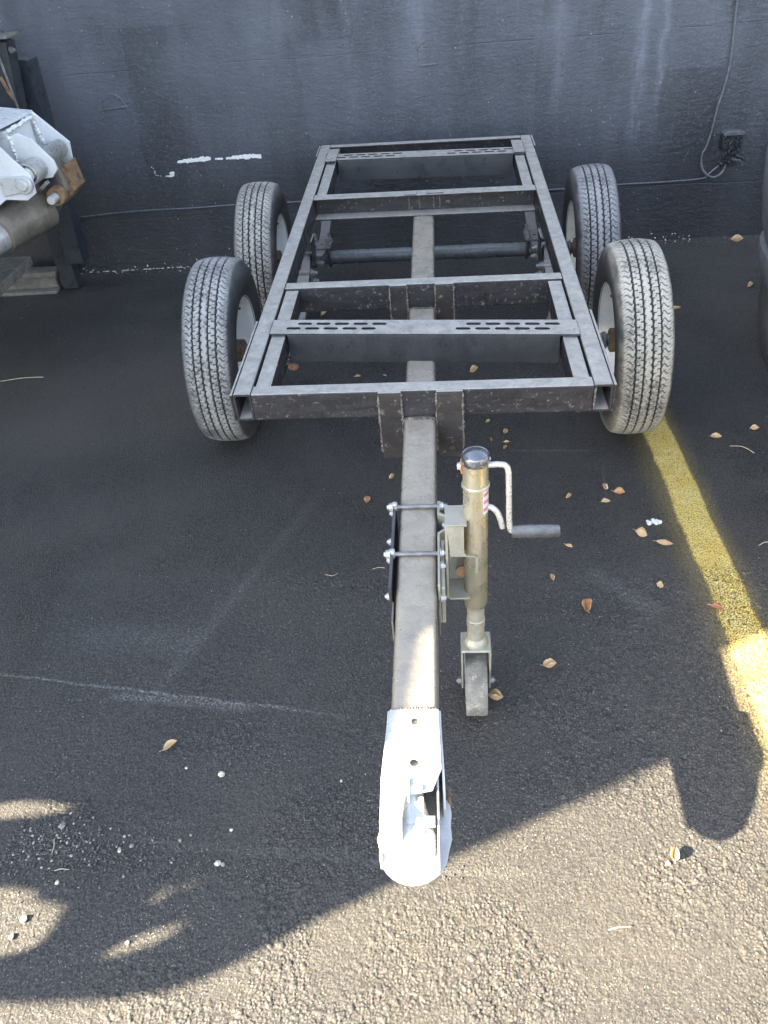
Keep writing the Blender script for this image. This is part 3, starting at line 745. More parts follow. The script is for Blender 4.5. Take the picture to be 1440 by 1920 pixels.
# tyre mesh -------------------------------------------------------
def tyre_mesh():
    NP = 88; SEG = 9; NA = NP * SEG; TW = .073
    us = []                                     # profile samples: (x, radius, tread weight, shoulder weight)
    n_t = 60
    prof = []
    for i in range(n_t + 1):
        u = -TW + 2 * TW * i / n_t
        r = RT - .0105 * (abs(u) / TW) ** 2.6 - .0015
        prof.append((u, r, 1., max(0, (abs(u) / TW - .72) / .28), u))
    side = [(.080, .327), (.0855, .316), (.0885, .303), (.0905, .291), (.092, .277), (.0925, .264), (.0918, .250), (.090, .238), (.087, .226), (.0835, .215), (.081, .208), (.0815, .2045), (.078, .2)]
    L = [(-x, r, 0, 1 - min(1, (RT - r) / .07), -x) for x, r in side[::-1]] + prof + [(x, r, 0, 1 - min(1, (RT - r) / .07), x) for x, r in side]
    nL = len(L)
    verts = []; cols = []
    tri = lambda t: abs((t % 1) * 2 - 1) * 2 - 1
    for a in range(NA):
        th = 2 * pi * a / NA; ph = a / SEG
        for x, r, tr, sh, u in L:
            d = 0.; dark = 0.
            if tr:
                for k, gc in enumerate((-.0405, -.0135, .0135, .0405)):
                    sg = (1 if k % 2 else -1)
                    c_ = gc + sg * .0016 * tri(ph + .3 * k)
                    q = abs(u - c_)
                    if q < .0026: d = max(d, .0075)
                au = abs(u); fr_ = ph % 1
                def sipe(pos, wdt=.075):
                    dd = abs(((ph - pos + .5) % 1) - .5); return dd < wdt
                if au > .043:                                   # shoulder rib: long wavy cuts
                    t = (au - .043) / (TW - .043); sg = 1 if u > 0 else -1
                    pos = .2 * sg + .24 * sin(t * 2 * pi * 1.05) * sg
                    if sipe(pos, .062) and t < .93: d = max(d, .0055 if t < .8 else .003)
                    if t > .8 and sipe(pos + .5, .05): d = max(d, .003)
                elif au > .016:                                 # zigzag block ribs
                    t = (au - .0155) / (.0385 - .0155); sg = 1 if u > 0 else -1
                    if t < .42 and sipe(.15 + .2 * t * sg, .065): d = max(d, .005)
                    if t > .58 and sipe(.62 + .2 * t * sg, .065): d = max(d, .005)
                    if .36 < t < .64 and sipe(.38 + .9 * (t - .5) * sg, .05): d = max(d, .0025)
                else:
                    if au > .007 and sipe(.4 if u > 0 else .9, .07): d = max(d, .004)
                dark = min(1, d / .005)
            else:
                if .3 < r < .32 and (ph * 1 % 1) < .14: d = .0016
                if abs(r - .291) < .004: d = -.0012
            rr = r - d
            verts.append((x, -rr * cos(th), rr * sin(th)))
            cols.append((tr * (1 - dark) if tr else 0, sh * (1 - dark), dark, 1))
    faces = []
    for a in range(NA):
        b = (a + 1) % NA
        for i in range(nL - 1):
            faces.append((a * nL + i, a * nL + i + 1, b * nL + i + 1, b * nL + i))
    me = bpy.data.meshes.new('tyre'); me.from_pydata(verts, [], faces)
    at = me.color_attributes.new('tread', 'FLOAT_COLOR', 'POINT')
    at.data.foreach_set('color', [c for q in cols for c in q])
    me.materials.append(M['tyre_dark'])
    for p in me.polygons: p.use_smooth = True
    return me
TM = tyre_mesh()
def wheel(x, y, mat, rimmat, side, label=None, spin=0.):
    """rim is the part; tyre, hub and bolts are its children; local -x looks at the trailer"""
    mb = MB(); o_ = (0, 0, 0)
    prof = [(.2035, -.0815), (.2065, -.0800), (.206, -.077), (.198, -.074), (.192, -.066), (.186, -.058), (.184, -.045), (.176, -.03), (.171, -.01), (.170, .012),
            (.168, .020), (.162, .026), (.150, .024), (.125, .012), (.105, .004), (.095, .006), (.088, .014), (.080, .018), (.040, .018)]
    mb.lathe(prof, o_, (1, 0, 0), 64)
    back = [(.2035, -.0815), (.196, -.07), (.190, -.062), (.188, -.040), (.18, -.02), (.176, .03), (.19, .06), (.1925, .075), (.205, .0795), (.206, .082), (.200, .0825), (.188, .07), (.172, .035), (.160, .031), (.125, .017), (.080, .023), (.040, .023)]
    mb.lathe(back, o_, (1, 0, 0), 64)
    rim = mb.done('wheel', rimmat, None, smooth=True)
    if label: rim['label'] = label
    cm, toe = -.0422 * side, -.0205 * side
    rim.rotation_euler = (0, cm, toe) if side > 0 else (0, -cm, toe + pi)
    # camber turns about y before z; for the flipped wheel the sign of the lean flips with it
    rim.location = (x, y, RT)
    rim.parent = T; rim.matrix_parent_inverse = WM[T.name].inverted()
    ty = bpy.data.objects.new('tyre', TM); C.objects.link(ty); ty.parent = rim; ty.rotation_euler = (spin, 0, 0)
    ty.material_slots[0].link = 'OBJECT'; ty.material_slots[0].material = M[mat]
    mb = MB(); mb.lathe([(0, .055), (.028, .055), (.036, .045), (.036, .024), (.062, .0235), (.062, .0165), (.040, .015), (.038, -.035), (.043, -.040), (.043, -.068), (.036, -.072), (.0, -.072)], o_, (1, 0, 0), 28)
    h_ = mb.done('hub', 'hub', None, smooth=True); h_.parent = rim
    mb = MB(); mb.lathe([(.0, -.14), (.026, -.14), (.028, -.10), (.033, -.095), (.033, -.085), (.024, -.08), (.024, -.0725), (0, -.0725)], o_, (1, 0, 0), 20)
    h_ = mb.done('spindle', 'axle', None, smooth=True); h_.parent = rim
    for k in range(5):
        a = 2 * pi * k / 5; mb = MB(); mb.lathe([(.010, .0235), (.010, .038), (.006, .042), (0, .042)], (0, .057 * cos(a), .057 * sin(a)), (1, 0, 0), 6)
        n_ = mb.done('lug_nut', 'bolt', None); n_.parent = rim
    for k in range(6):
        a = 2 * pi * (k + .3) / 6; mb = MB(); mb.lathe([(.0, -.001), (.008, -.001), (.008, .003)], (.014, .138 * cos(a), .138 * sin(a)), (-1, 0, 0), 12)
        n_ = mb.done('vent_hole', 'black', None); n_.parent = rim
    mb = MB(); mb.tube([(-.052, .0, .186), (-.066, 0, .176), (-.075, 0, .168)], .005, 8); n_ = mb.done('valve_stem', 'black', None, smooth=True); n_.parent = rim
    return rim
wheel(WX[0], AX[0][0], 'tyre_dark', 'rim', -1, 'near left wheel with grey scuffed tyre and clean white rim', .01)
wheel(WX[1], AX[0][1], 'tyre_tan', 'rim', 1, 'near right wheel with sandy dust over its tyre', .03)
wheel(WX[0], AX[1][0], 'tyre_buff', 'rim', -1, 'far left wheel with pale buff tread', .05)
wheel(WX[1], AX[1][1], 'tyre_grey', 'rim_rusty', 1, 'far right wheel with blue grey tyre and rust streaked rim', .02)

# coupler ---------------------------------------------------------
def zc(y): return HF(.515, y) + ZT
def waist(c):
    t = min(1, max(0, (c.y + 1.13) / .17)); t = t * t * (3 - 2 * t)
    return Vector((.5150 + (c.x - .5150) * (1 + .03 * (1 - t) - .085 * t), c.y, c.z))
cz0 = zc(-.97)
mb = MB()                                           # folded body over the end of the tongue
top = [(.4665, -.962), (.4665, -1.11), (.4700, -1.175), (.500, -1.175), (.504, -1.135), (.548, -1.125), (.5635, -1.085), (.5635, -.962)]
holes = [[(.5175 + .0075 * cos(k * pi / 7), y0 + .0075 * sin(k * pi / 7)) for k in range(14)] for y0 in (-.988, -1.073)]
mb.prism([top] + holes, (0, 0, cz0 + .007), (1, 0, 0), (0, 1, 0), (0, 0, -1), .0045)
for v_ in mb.bm.verts: v_.co = waist(v_.co)
body = mb.done('coupler', 'galv', T, .0012, label='silver galvanised ball coupler bolted over the end of the tongue')
mb = MB(); mb.prism([[(-.962, .0), (-1.085, .0), (-1.110, -.020), (-1.128, -.050), (-1.128, -.085), (-.962, -.085)]], (.5635, 0, cz0 + .0025), (0, 1, 0), (0, 0, 1), (1, 0, 0), .0045)
bmesh.ops.subdivide_edges(mb.bm, edges=mb.bm.edges[:], cuts=3)
for v_ in mb.bm.verts: v_.co = waist(v_.co)
mb.done('side_cheek', 'galv', body, .001)
mb = MB(); mb.prism([[(-.962, .0), (-1.10, .0), (-1.15, -.022), (-1.215, -.05), (-1.215, -.085), (-.962, -.085)]], (.4665, 0, cz0 + .0025), (0, 1, 0), (0, 0, 1), (-1, 0, 0), .0045)
bmesh.ops.subdivide_edges(mb.bm, edges=mb.bm.edges[:], cuts=3)
for v_ in mb.bm.verts: v_.co = waist(v_.co)
mb.done('side_cheek', 'galv', body, .001)
mb = MB()                                           # lower rim plate with rounded nose
fl = [(.4735, -.970), (.4650, -1.09), (.4580, -1.115), (.4540, -1.135), (.4565, -1.150), (.4525, -1.168), (.4585, -1.19)]
nose = [(.515 - .0565 * cos(a), -1.193 - .052 * sin(a)) for a in [i * pi / 14 for i in range(1, 14)]]
fr_ = [(.5725, -1.19), (.5785, -1.165), (.5765, -1.145), (.5785, -1.12), (.576, -1.105), (.5665, -1.09), (.5605, -.970)]
mb.prism([fl + nose + fr_], (0, 0, .4475), (1, 0, 0), (0, 1, 0), (0, 0, -1), .006); mb.done('rim_plate', 'galv', body, .001)
mb = MB()                                           # ball housing: half dome drawn out to a ridge
R0 = .0425
n1, n2 = 14, 22; grid = []
for i in range(n1 + 1):
    e = i / n1 * pi / 2; row = []
    for j in range(n2 + 1):
        a = -pi / 2 + (j / n2 - .5) * 2 * pi * .5
        x = cos(e) * cos(a); y = cos(e) * sin(a); z = sin(e)
        row.append(mb.bm.verts.new((.513 + x * R0, -1.172 + y * R0 * 1.12, .4478 + z * .055)))
    grid.append(row)
for i in range(n1):
    for j in range(n2): mb.bm.faces.new((grid[i][j], grid[i][j + 1], grid[i + 1][j + 1], grid[i + 1][j]))
m2 = 12; back = []
for s in range(7):                                   # the dome runs back under the top plate, narrowing a little
    t = s / 6; yy = -1.172 + t * .075; rx = R0 * (1 - .40 * sin(t * pi / 2)); rz = .055 + .024 * sin(t * pi / 2)
    back.append([mb.bm.verts.new((.513 - .006 * t + rx * cos(pi * k / m2), yy, .4478 + rz * sin(pi * k / m2))) for k in range(m2 + 1)])
for a_, b_ in zip(back, back[1:]):
    for k in range(m2): mb.bm.faces.new((a_[k], a_[k + 1], b_[k + 1], b_[k]))
mb.done('ball_housing', 'galv', body, smooth=True)
mb = MB()                                            # left shoulder folded down from the top plate to the rim plate
prof_ = [(-1.17, cz0 + .004), (-1.19, cz0 - .006), (-1.205, .475), (-1.216, .449), (-1.20, .447), (-1.17, .447)]
mb.prism([prof_], (.4625, 0, 0), (0, 1, 0), (0, 0, 1), (1, 0, 0), .037)
mb.done('shoulder', 'galv', body, .006, smooth=True, seg=3)
mb = MB(); mb.box((.524, -1.172, .490), (.552, -1.156, .500)); mb.box((.516, -1.128, .524), (.532, -1.118, .531)); mb.box((.508, -1.145, .518), (.511, -1.105, .531)); mb.tube([(.528, -1.15, .50), (.528, -1.13, .515)], .006, 8); mb.done('latch', 'galv', body, .001)
mb = MB(); mb.prism([[(-1.09, .022), (-1.125, .014), (-1.19, -.012), (-1.226, -.040), (-1.228, -.048), (-1.09, -.048)]], (.5555, 0, .496), (0, 1, 0), (0, 0, 1), (1, 0, 0), .003); mb.done('inner_rib', 'galv', body, .0008)
weld([(.474, -.962, cz0 + .003), (.5, -.961, cz0 + .006), (.53, -.960, cz0 + .006), (.557, -.961, cz0 + .003)], .0035, 'weld_bead', body, seed=77)
mb = MB(); mb.box((.499, -1.146, .424), (.535, -1.124, .4412)); mb.box((.492, -1.075, .428), (.535, -1.035, .4412)); mb.done('ball_clamp', 'galv', body, .002)
mb = MB(); mb.box((.574, -1.10, .43), (.578, -1.085, .462)); mb.done('lock_tab', 'rust', body, .001)

# jack ------------------------------------------------------------
JX, JY = .6445, -.545
mb = MB(); mb.lathe([(.0235, .372), (.0255, .374), (.0265, .376), (.0265, .785), (.0225, .785), (.0225, .6)], (JX, JY, 0), (0, 0, 1), 36)
jk = mb.done('tongue_jack', 'zinc', T, smooth=True, label='yellowish zinc plated swivel jack with side crank')
mb = MB(); mb.lathe([(.0275, .776), (.0282, .779), (.0282, .794), (.0262, .7975), (.0245, .7965), (.022, .7985), (.013, .8025), (0, .8045)], (JX, JY, 0), (0, 0, 1), 40); mb.done('jack_cap', 'cap', jk, smooth=True)
mb = MB(); mb.lathe([(.0265, .715), (.0295, .718), (.0295, .722), (.0265, .725)], (JX, JY, 0), (0, 0, 1), 36); mb.done('tube_ring', 'zinc', jk, smooth=True)
mb = MB(); mb.lathe([(.0205, .24), (.0205, .3), (.0222, .302), (.0222, .325), (.0205, .327), (.0205, .38)], (JX, JY, 0), (0, 0, 1), 32); mb.done('inner_tube', 'zinc_dull', jk, smooth=True)
mb = MB(); mb.lathe([(.0205, .262), (.026, .256), (.030, .247), (.030, .242)], (JX, JY, 0), (0, 0, 1), 28); mb.done('collar_weld', 'zinc_dull', jk, smooth=True)
mb = MB(); mb.box((JX - .0365, JY - .033, .234), (JX + .0365, JY + .033, .242)); mb.done('fork_top', 'zinc_dull', jk, .004, seg=3)
for s in (-1, 1):
    mb = MB(); x0 = JX + s * .0365
    mb.prism([[(-.033, .236), (.033, .236), (.026, .17), (.012, .085), (-.004, .072), (-.020, .085), (-.030, .17)]], (x0, JY + .003, 0), (0, 1, 0), (0, 0, 1), (-s, 0, 0), .0045); mb.done('fork_leg', 'zinc_dull', jk, .001)
    mb = MB(); mb.hexbolt((x0 + s * .0005, JY + .002, .092), (s, 0, 0), .0095, .008, stick=.004); mb.done('axle_nut', 'bolt', jk)
mb = MB(); mb.lathe([(.008, -.0255), (.030, -.0255), (.034, -.022), (.078, -.022), (.0855, -.0265), (.087, -.0235), (.087, .0235), (.0855, .0265), (.078, .022), (.034, .022), (.030, .0255), (.008, .0255)], (JX, JY + .004, .087), (1, 0, 0), 48)
mb.done('caster_wheel', 'caster', jk, smooth=True)
mb = MB(); pth = [(JX + .02, JY, .768), (.690, JY, .769), (.702, JY - .001, .768), (.7085, JY - .002, .762), (.711, JY - .004, .750), (.7125, JY - .008, .70), (.714, JY - .012, .64), (.7155, JY - .014, .617), (.7175, JY - .015, .607), (.724, JY - .015, .6025), (.74, JY - .015, .6015)]
mb.tube(pth, .0064, 12); mb.done('crank_arm', 'crank', jk, smooth=True)
mb = MB(); mb.lathe([(0, 0), (.0125, 0), (.0135, .003), (.0148, .02), (.0155, .045), (.0152, .075), (.014, .098), (.013, .101), (0, .101)], (.720, JY - .015, .6015), (1, 0, -.01), 14); mb.done('crank_grip', 'grip', jk, smooth=True)
mb = MB(); mb.tube(smooth_path([(JX + .02, JY - .004, .664), (.676, JY - .004, .662), (.688, JY - .006, .652), (.696, JY - .008, .632), (.701, JY - .01, .610)]), .0066, 10); mb.done('pull_pin', 'crank', jk, smooth=True)
mb = MB(); mb.box((JX - .0305, JY - .008, .752), (JX - .0255, JY + .012, .779)); mb.done('rusty_collar', 'orange', jk, .002)
mb = MB(); mb.hexbolt((JX - .0305, JY - .002, .769), (-1, 0, 0), .0075, .006, stick=.001); mb.done('pin_head', 'galv', jk)
mb = MB(); mb.hexbolt((JX + .0262, JY + .004, .781), (1, 0, 0), .004, .003, stick=.001); mb.done('small_screw', 'galv', jk)
# sticker wrapped on the tube
def wrap(a0, a1, z0, z1, r, mat, name):
    mb = MB(); n = 8; rows = []
    for k in range(n + 1):
        a = a0 + (a1 - a0) * k / n
        rows.append([mb.bm.verts.new((JX + r * cos(a), JY + r * sin(a), z)) for z in (z0, z1)])
    for p, q in zip(rows, rows[1:]): mb.bm.faces.new((p[0], q[0], q[1], p[1]))
    return mb.done(name, mat, jk, smooth=True)
wrap(-1.02, .1, .655, .722, .0268, 'sticker_white', 'label')
for k in range(3): wrap(-.95, -.1, .664 + k * .019, .672 + k * .019, .0271, 'sticker_red', 'label_stripe')
# mounting brackets
mb = MB()                                             # channel welded to the tube
mb.prism([[(-.062, .637), (-.026, .637), (-.026, .56), (-.02, .55), (.004, .545), (.004, .50), (-.002, .50), (-.002, .548), (-.056, .551)]], (JX, JY - .034, 0), (1, 0, 0), (0, 0, 1), (0, 1, 0), .005)
mb.box((JX - .066, JY - .034, .425), (JX - .0605, JY + .034, .634)); mb.box((JX - .066, JY - .034, .6345), (JX - .02, JY + .034, .640))
mb.box((JX - .060, JY - .034, .420), (JX - .014, JY + .034, .4248))
mb.done('jack_bracket', 'zinc_dull', jk, .0025)
mb = MB(); mb.box((JX - .060, JY + .028, .4252), (JX - .02, JY + .033, .634)); mb.done('bracket_web', 'zinc_dull', jk, .001)
mb = MB(); mb.lathe([(0, 0), (.016, 0), (.016, .006), (0, .006)], (JX - .03, JY - .0, .48), (0, -1, 0), 16); mb.done('pivot_pin', 'rust', jk)
mb = MB(); mb.hexbolt((JX - .055, JY - .01, .535), (1, 0, 0), .009, .007, stick=.004); mb.done('pivot_nut', 'bolt', jk)
zt = lambda y: zc(y)
mb = MB()                                             # clamp plate on the right of the tongue: stepped profile seen from above
pp = [(.5605, -.372), (.566, -.372), (.566, -.415), (.583, -.428), (.583, -.478), (.566, -.492), (.566, -.66), (.5605, -.66), (.5605, -.488), (.577, -.474), (.577, -.432), (.5605, -.42)]
mb.prism([pp], (0, 0, .43), (1, 0, 0), (0, 1, 0), (0, 0, 1), .115); mb.done('clamp_plate', 'zinc_dull', jk, .001)
mb = MB(); mb.box((.567, -.655, .425), (.5755, -.50, .532)); mb.done('swivel_plate', 'zinc_dull', jk, .002)
mb = MB(); mb.box((.4555, -.66, .425), (.4625, -.372, .542)); mb.done('backing_plate', 'black', jk, .001)
mb = MB(); mb.box((.5605, -.70, .435), (.5645, -.661, .50)); mb.box((.462, -.72, .44), (.466, -.662, .50)); mb.done('shim_strip', 'edge_grey', jk, .001)
for yy, k in ((-.390, 0), (-.552, 1)):
    mb = MB(); mb.tube([(.448, yy, zt(yy) + .006), (.585, yy, zt(yy) + .006)], .0052, 10); mb.done('clamp_bolt', 'bolt', jk, smooth=True)
    mb = MB(); mb.hexbolt((.4555, yy, zt(yy) + .006), (-1, 0, 0), .010, .009, stick=.005); mb.hexbolt((.455, yy + .004, zt(yy) - .016), (-1, 0, 0), .007, .006, stick=.003); mb.done('clamp_nut', 'galv', jk)
    mb = MB(); mb.box((.4535, yy - .006, zt(yy) - .004), (.4665, yy + .008, zt(yy) + .018)); mb.done('clamp_tab', 'galv', jk, .004)
    mb = MB(); mb.hexbolt((.5665, yy, zt(yy) + .006), (1, 0, 0), .0095, .008, stick=.003); mb.done('clamp_nut', 'galv', jk)
for p in ((.583, -.452, .535), (.5665, -.652, .50), (.5665, -.585, .53)):
    mb = MB(); mb.hexbolt(p, (1 if p[1] != -.452 else -1, 0, 0), .0085, .007, stick=.004); mb.done('plate_nut', 'galv', jk)
for p in ((.4555, -.50, .53), (.4555, -.645, .50)):
    mb = MB(); mb.hexbolt(p, (-1, 0, 0), .0075, .006, stick=.004); mb.done('plate_nut', 'galv', jk)

# ------------------------------------------------------------------ lift arm of the machine at the left edge
Lf = empty('lift_arm', (-1.2, 1.7, 0), 'white welded lift bracket with coil spring, pins and grimy steel arm at left edge', 'machine')
def plate(name, pts, y, th, mat, bevel=.002, parent=None, holes=()):
    mb = MB(); mb.prism([pts] + list(holes), (0, y, 0), (1, 0, 0), (0, 0, 1), (0, 1, 0), th); return mb.done(name, mat, parent or Lf, bevel)
plate('front_plate', [(-1.70, 1.25), (-1.262, 1.075), (-1.17, .985), (-1.138, .939), (-1.081, .873), (-1.087, .803), (-1.131, .778), (-1.221, .786), (-1.256, .766), (-1.50, .66), (-1.75, .66)], 1.45, .014, 'white_steel')
plate('middle_plate', [(-1.26, .98), (-1.192, .995), (-1.149, 1.009), (-1.095, .982), (-1.061, .936), (-1.029, .894), (-1.025, .859), (-1.055, .829), (-1.095, .827), (-1.135, .862), (-1.26, .86)], 1.58, .014, 'white_steel')
plate('rear_plate', [(-1.75, 1.12), (-1.245, 1.045), (-1.185, 1.037), (-1.058, .905), (-1.066, .835), (-1.12, .805), (-1.254, .841), (-1.75, .83)], 1.85, .014, 'white_steel')
mb = MB(); v_ = [mb.bm.verts.new(p) for p in ((-1.222, 1.475, 1.038), (-1.185, 1.864, 1.041), (-1.75, 1.864, 1.125), (-1.75, 1.475, 1.255))]
lo_ = [mb.bm.verts.new(v.co - Vector((0, 0, .012))) for v in v_]
mb.bm.faces.new(v_); mb.bm.faces.new(lo_)
for i in range(4): mb.bm.faces.new((v_[i], v_[(i + 1) % 4], lo_[(i + 1) % 4], lo_[i]))
mb.done('top_sheet', 'white_steel', Lf, .002)
mb = MB(); mb.box((-1.75, 1.60, .82), (-1.20, 1.845, 1.015)); mb.done('spacer_web', 'white_steel', Lf, .004)
weld([(-1.19, 1.60, 1.015), (-1.186, 1.845, 1.02)], .009, 'weld_bead', Lf, 'white_steel', 31)
weld([(-1.186, 1.58, 1.0), (-1.18, 1.575, .90)], .009, 'weld_bead', Lf, 'white_steel', 32)
weld([(-1.186, 1.84, 1.0), (-1.16, 1.84, .86)], .010, 'weld_bead', Lf, 'white_steel', 33)
# torsion spring between the plates
mb = MB(); turns = 7; n = turns * 20
mb.tube([(-1.108 + .0005 * i / n + .040 * cos(2 * pi * i / 20), 1.473 + .10 * i / n, .872 + .040 * sin(2 * pi * i / 20)) for i in range(n + 1)], .0062, 8); mb.done('coil_spring', 'cylinder_gray', Lf, smooth=True)
mb = MB(); mb.tube([(-1.108, 1.468, .872), (-1.108, 1.578, .872)], .028, 20); mb.done('spring_core', 'white_steel', Lf, smooth=True)
mb = MB(); mb.lathe([(0, -.0), (.032, -.0), (.036, .004), (.036, .02)], (-1.118, 1.43, .842), (0, 1, 0), 28)
mb.lathe([(.0, -.012), (.017, -.012), (.021, -.008), (.021, .0)], (-1.118, 1.43, .842), (0, 1, 0), 24); mb.done('pin_boss', 'galv', Lf, smooth=True)
mb = MB(); mb.prism([[(-1.22, .88), (-1.12, .876), (-1.09, .86), (-1.12, .812), (-1.22, .80)]], (0, 1.440, 0), (1, 0, 0), (0, 0, 1), (0, 1, 0), .009); mb.done('boss_strap', 'galv', Lf, .004)
mb = MB(); mb.tube([(-1.105, 1.597, .885), (-1.105, 1.845, .885)], .036, 24); mb.done('cross_tube', 'cylinder_gray', Lf, smooth=True)
# grimy arm and hydraulic cylinder, running away from the camera
plate('steel_arm', [(-1.075, .88), (-1.045, .80), (-1.045, .745), (-1.072, .70), (-1.166, .634), (-1.305, .54), (-1.44, .49), (-1.6, .49), (-1.6, .75), (-1.244, .85)], 1.66, .10, 'brown_steel', .012)
mb = MB(); mb.tube([(-1.46, 1.05, .60), (-1.26, 1.50, .655)], .062, 32); mb.done('cylinder_rod', 'cylinder_gray', Lf, smooth=True)
mb = MB(); mb.lathe([(.06, 0), (.075, .0), (.083, .006), (.083, .15), (.070, .16), (.0, .16)], (-1.30, 1.43, .652), (.20, .45, .04), 40); mb.done('cylinder_collar', 'brown_steel', Lf, smooth=True)
mb = MB(); mb.tube([(-1.245, 1.56, .665), (-1.19, 1.68, .675)], .085, 32); mb.done('cylinder_barrel', 'brown_steel', Lf, smooth=True)
plate('rust_plate', [(-1.083, .828), (-1.033, .852), (-1.020, .745), (-1.070, .700)], 1.69, .12, 'rust', .002)
plate('dark_cheek', [(-1.13, .90), (-1.086, .895), (-1.080, .83), (-1.068, .70), (-1.10, .668), (-1.15, .70), (-1.16, .80)], 1.648, .011, 'black', .003)
mb = MB(); mb.lathe([(.0195, -.004), (.037, -.004), (.039, .0), (.039, .04)], (-1.083, 1.608, .742), (0, 1, 0), 32); mb.done('rusty_bushing', 'rust', Lf, smooth=True)
mb = MB(); mb.lathe([(0, -.055), (.0165, -.055), (.0185, -.052), (.0185, .04)], (-1.083, 1.608, .742), (0, 1, 0), 24); mb.done('pivot_pin', 'galv', Lf, smooth=True)
mb = MB(); mb.box((-1.135, 1.60, .785), (-1.095, 1.63, .80), lambda c: Matrix.Translation((-1.115, 1.6, .79)) @ Matrix.Rotation(-.6, 4, 'Y') @ Matrix.Translation((1.115, -1.6, -.79)) @ c); mb.done('square_key', 'cylinder_gray', Lf, .002)
mb = MB(); mb.box((-1.60, 1.0, .345), (-1.445, 1.90, .392)); mb.done('foot_bar', 'edge_grey', Lf, .008)
Mc = empty('steel_mast', (-1.45, 2.35, 0), 'tall matt black steel mast with stepped uprights standing by the wall at left', 'mast')
def mplate(name, pts, y, th, mat, bevel=.003):
    mb = MB(); mb.prism([pts], (0, y, 0), (1, 0, 0), (0, 0, 1), (0, 1, 0), th); return mb.done(name, mat, Mc, bevel)
mplate('upright', [(-1.426, 1.186), (-1.337, 1.176), (-1.382, .186), (-1.482, .188)], 2.30, .11, 'black_post', .008)
mplate('upright', [(-1.60, 1.30), (-1.50, 1.28), (-1.512, .003), (-1.605, .0)], 2.42, .08, 'black_post', .006)
mplate('inner_upright', [(-1.50, 1.285), (-1.345, 1.270), (-1.352, 1.22), (-1.392, .96), (-1.60, .96)], 2.15, .10, 'black', .004)
mplate('edge_strip', [(-1.402, 1.262), (-1.390, 1.262), (-1.378, .99), (-1.388, .99)], 2.140, .008, 'edge_grey', .002)
mplate('rust_patch', [(-1.425, 1.13), (-1.412, 1.14), (-1.385, 1.045), (-1.392, 1.03), (-1.41, 1.07)], 2.142, .006, 'rust', .001)
mb = MB(); mb.box((-1.55, 2.10, 1.286), (-1.312, 2.24, 1.300)); mb.done('top_cap', 'edge_grey', Mc, .003)
mb = MB(); mb.hexbolt((-1.344, 2.17, 1.235), (1, 0, 0), .013, .013, stick=.012); mb.done('bolt', 'bolt', Mc)
for z_ in (.95, .88, .33):
    mb = MB(); mb.lathe([(0, 0), (.013, 0), (.013, .003)], (-1.37 + (.95 - z_) * -.05, 2.36, z_), (1, 0, 0), 14); mb.done('bolt_hole', 'black', Mc)
mb = MB(); mb.box((-2.3, 2.40, .085), (-1.61, 2.50, .115)); mb.box((-2.3, 2.42, .0), (-1.63, 2.47, .084)); mb.box((-2.3, 2.36, .0), (-1.62, 2.415, .02)); mb.done('base_beam', 'edge_grey', Mc, .006)

# ------------------------------------------------------------------ parked car at the right edge
Car = empty('parked_car', (2.8, -.5, 0), 'dark grey parked car whose rounded bumper corner shows at the right edge', 'car')
def carloft(sec, name, mat, n=72, ex=9, cxy=(2.765, -.46)):
    mb = MB(); rings = []
    for z_, hx, hy in sec:
        ring = []
        for k in range(n):
            a = 2 * pi * k / n; c_, s_ = cos(a), sin(a)
            ring.append(mb.bm.verts.new((cxy[0] + hx * math.copysign(abs(c_) ** (2 / ex), c_), cxy[1] + hy * math.copysign(abs(s_) ** (2 / ex), s_), z_)))
        rings.append(ring)
    for a, b in zip(rings, rings[1:]):
        for k in range(n): mb.bm.faces.new((a[k], a[(k + 1) % n], b[(k + 1) % n], b[k]))
    mb.bm.faces.new(rings[0][::-1]); mb.bm.faces.new(rings[-1])
    return mb.done(name, mat, Car, smooth=True)
carloft([(.20, .80, 2.02), (.24, .86, 2.08), (.34, .895, 2.14), (.40, .905, 2.165), (.425, .902, 2.165), (.43, .885, 2.15), (.50, .905, 2.175), (.62, .925, 2.20), (.76, .935, 2.215), (.90, .92, 2.19), (.95, .82, 1.98), (.97, .70, 1.8)], 'body', 'car')
carloft([(.96, .74, 1.2), (1.1, .70, 1.08), (1.3, .62, .92), (1.33, .60, .9)], 'windows', 'carglass', ex=4)
carloft([(1.331, .61, .9), (1.37, .58, .85), (1.39, .48, .7), (1.395, .1, .2)], 'roof', 'car', ex=4)
mb = MB(); mb.box((1.893, -2.3, .405), (1.903, 1.2, .43)); mb.done('lower_trim', 'cylinder_gray', Car, .003)
for x in (2.0, 3.53):
    for y in (1.08, -2.0):
        mb = MB(); mb.lathe([(0, -.06), (.06, -.065), (.12, -.04), (.19, -.06), (.205, -.08), (.205, .08), (0, .08)], (x, y, .345), (1 if x < 3 else -1, 0, 0), 32); r_ = mb.done('wheel', 'galv', Car, smooth=True)
        ty = bpy.data.objects.new('tyre', TM); C.objects.link(ty); ty.parent = r_; ty.location = (x, y, .345)
for s in (-1, 1):
    mb = MB(); mb.box((2.8 + s * .58 - .14, 1.50, .66), (2.8 + s * .58 + .14, 1.565, .78)); mb.done('tail_lamp', 'sticker_red', Car, .02, seg=3)
mb = MB(); mb.box((2.54, 1.58, .50), (3.06, 1.612, .62)); mb.done('bumper_recess', 'black', Car, .004)

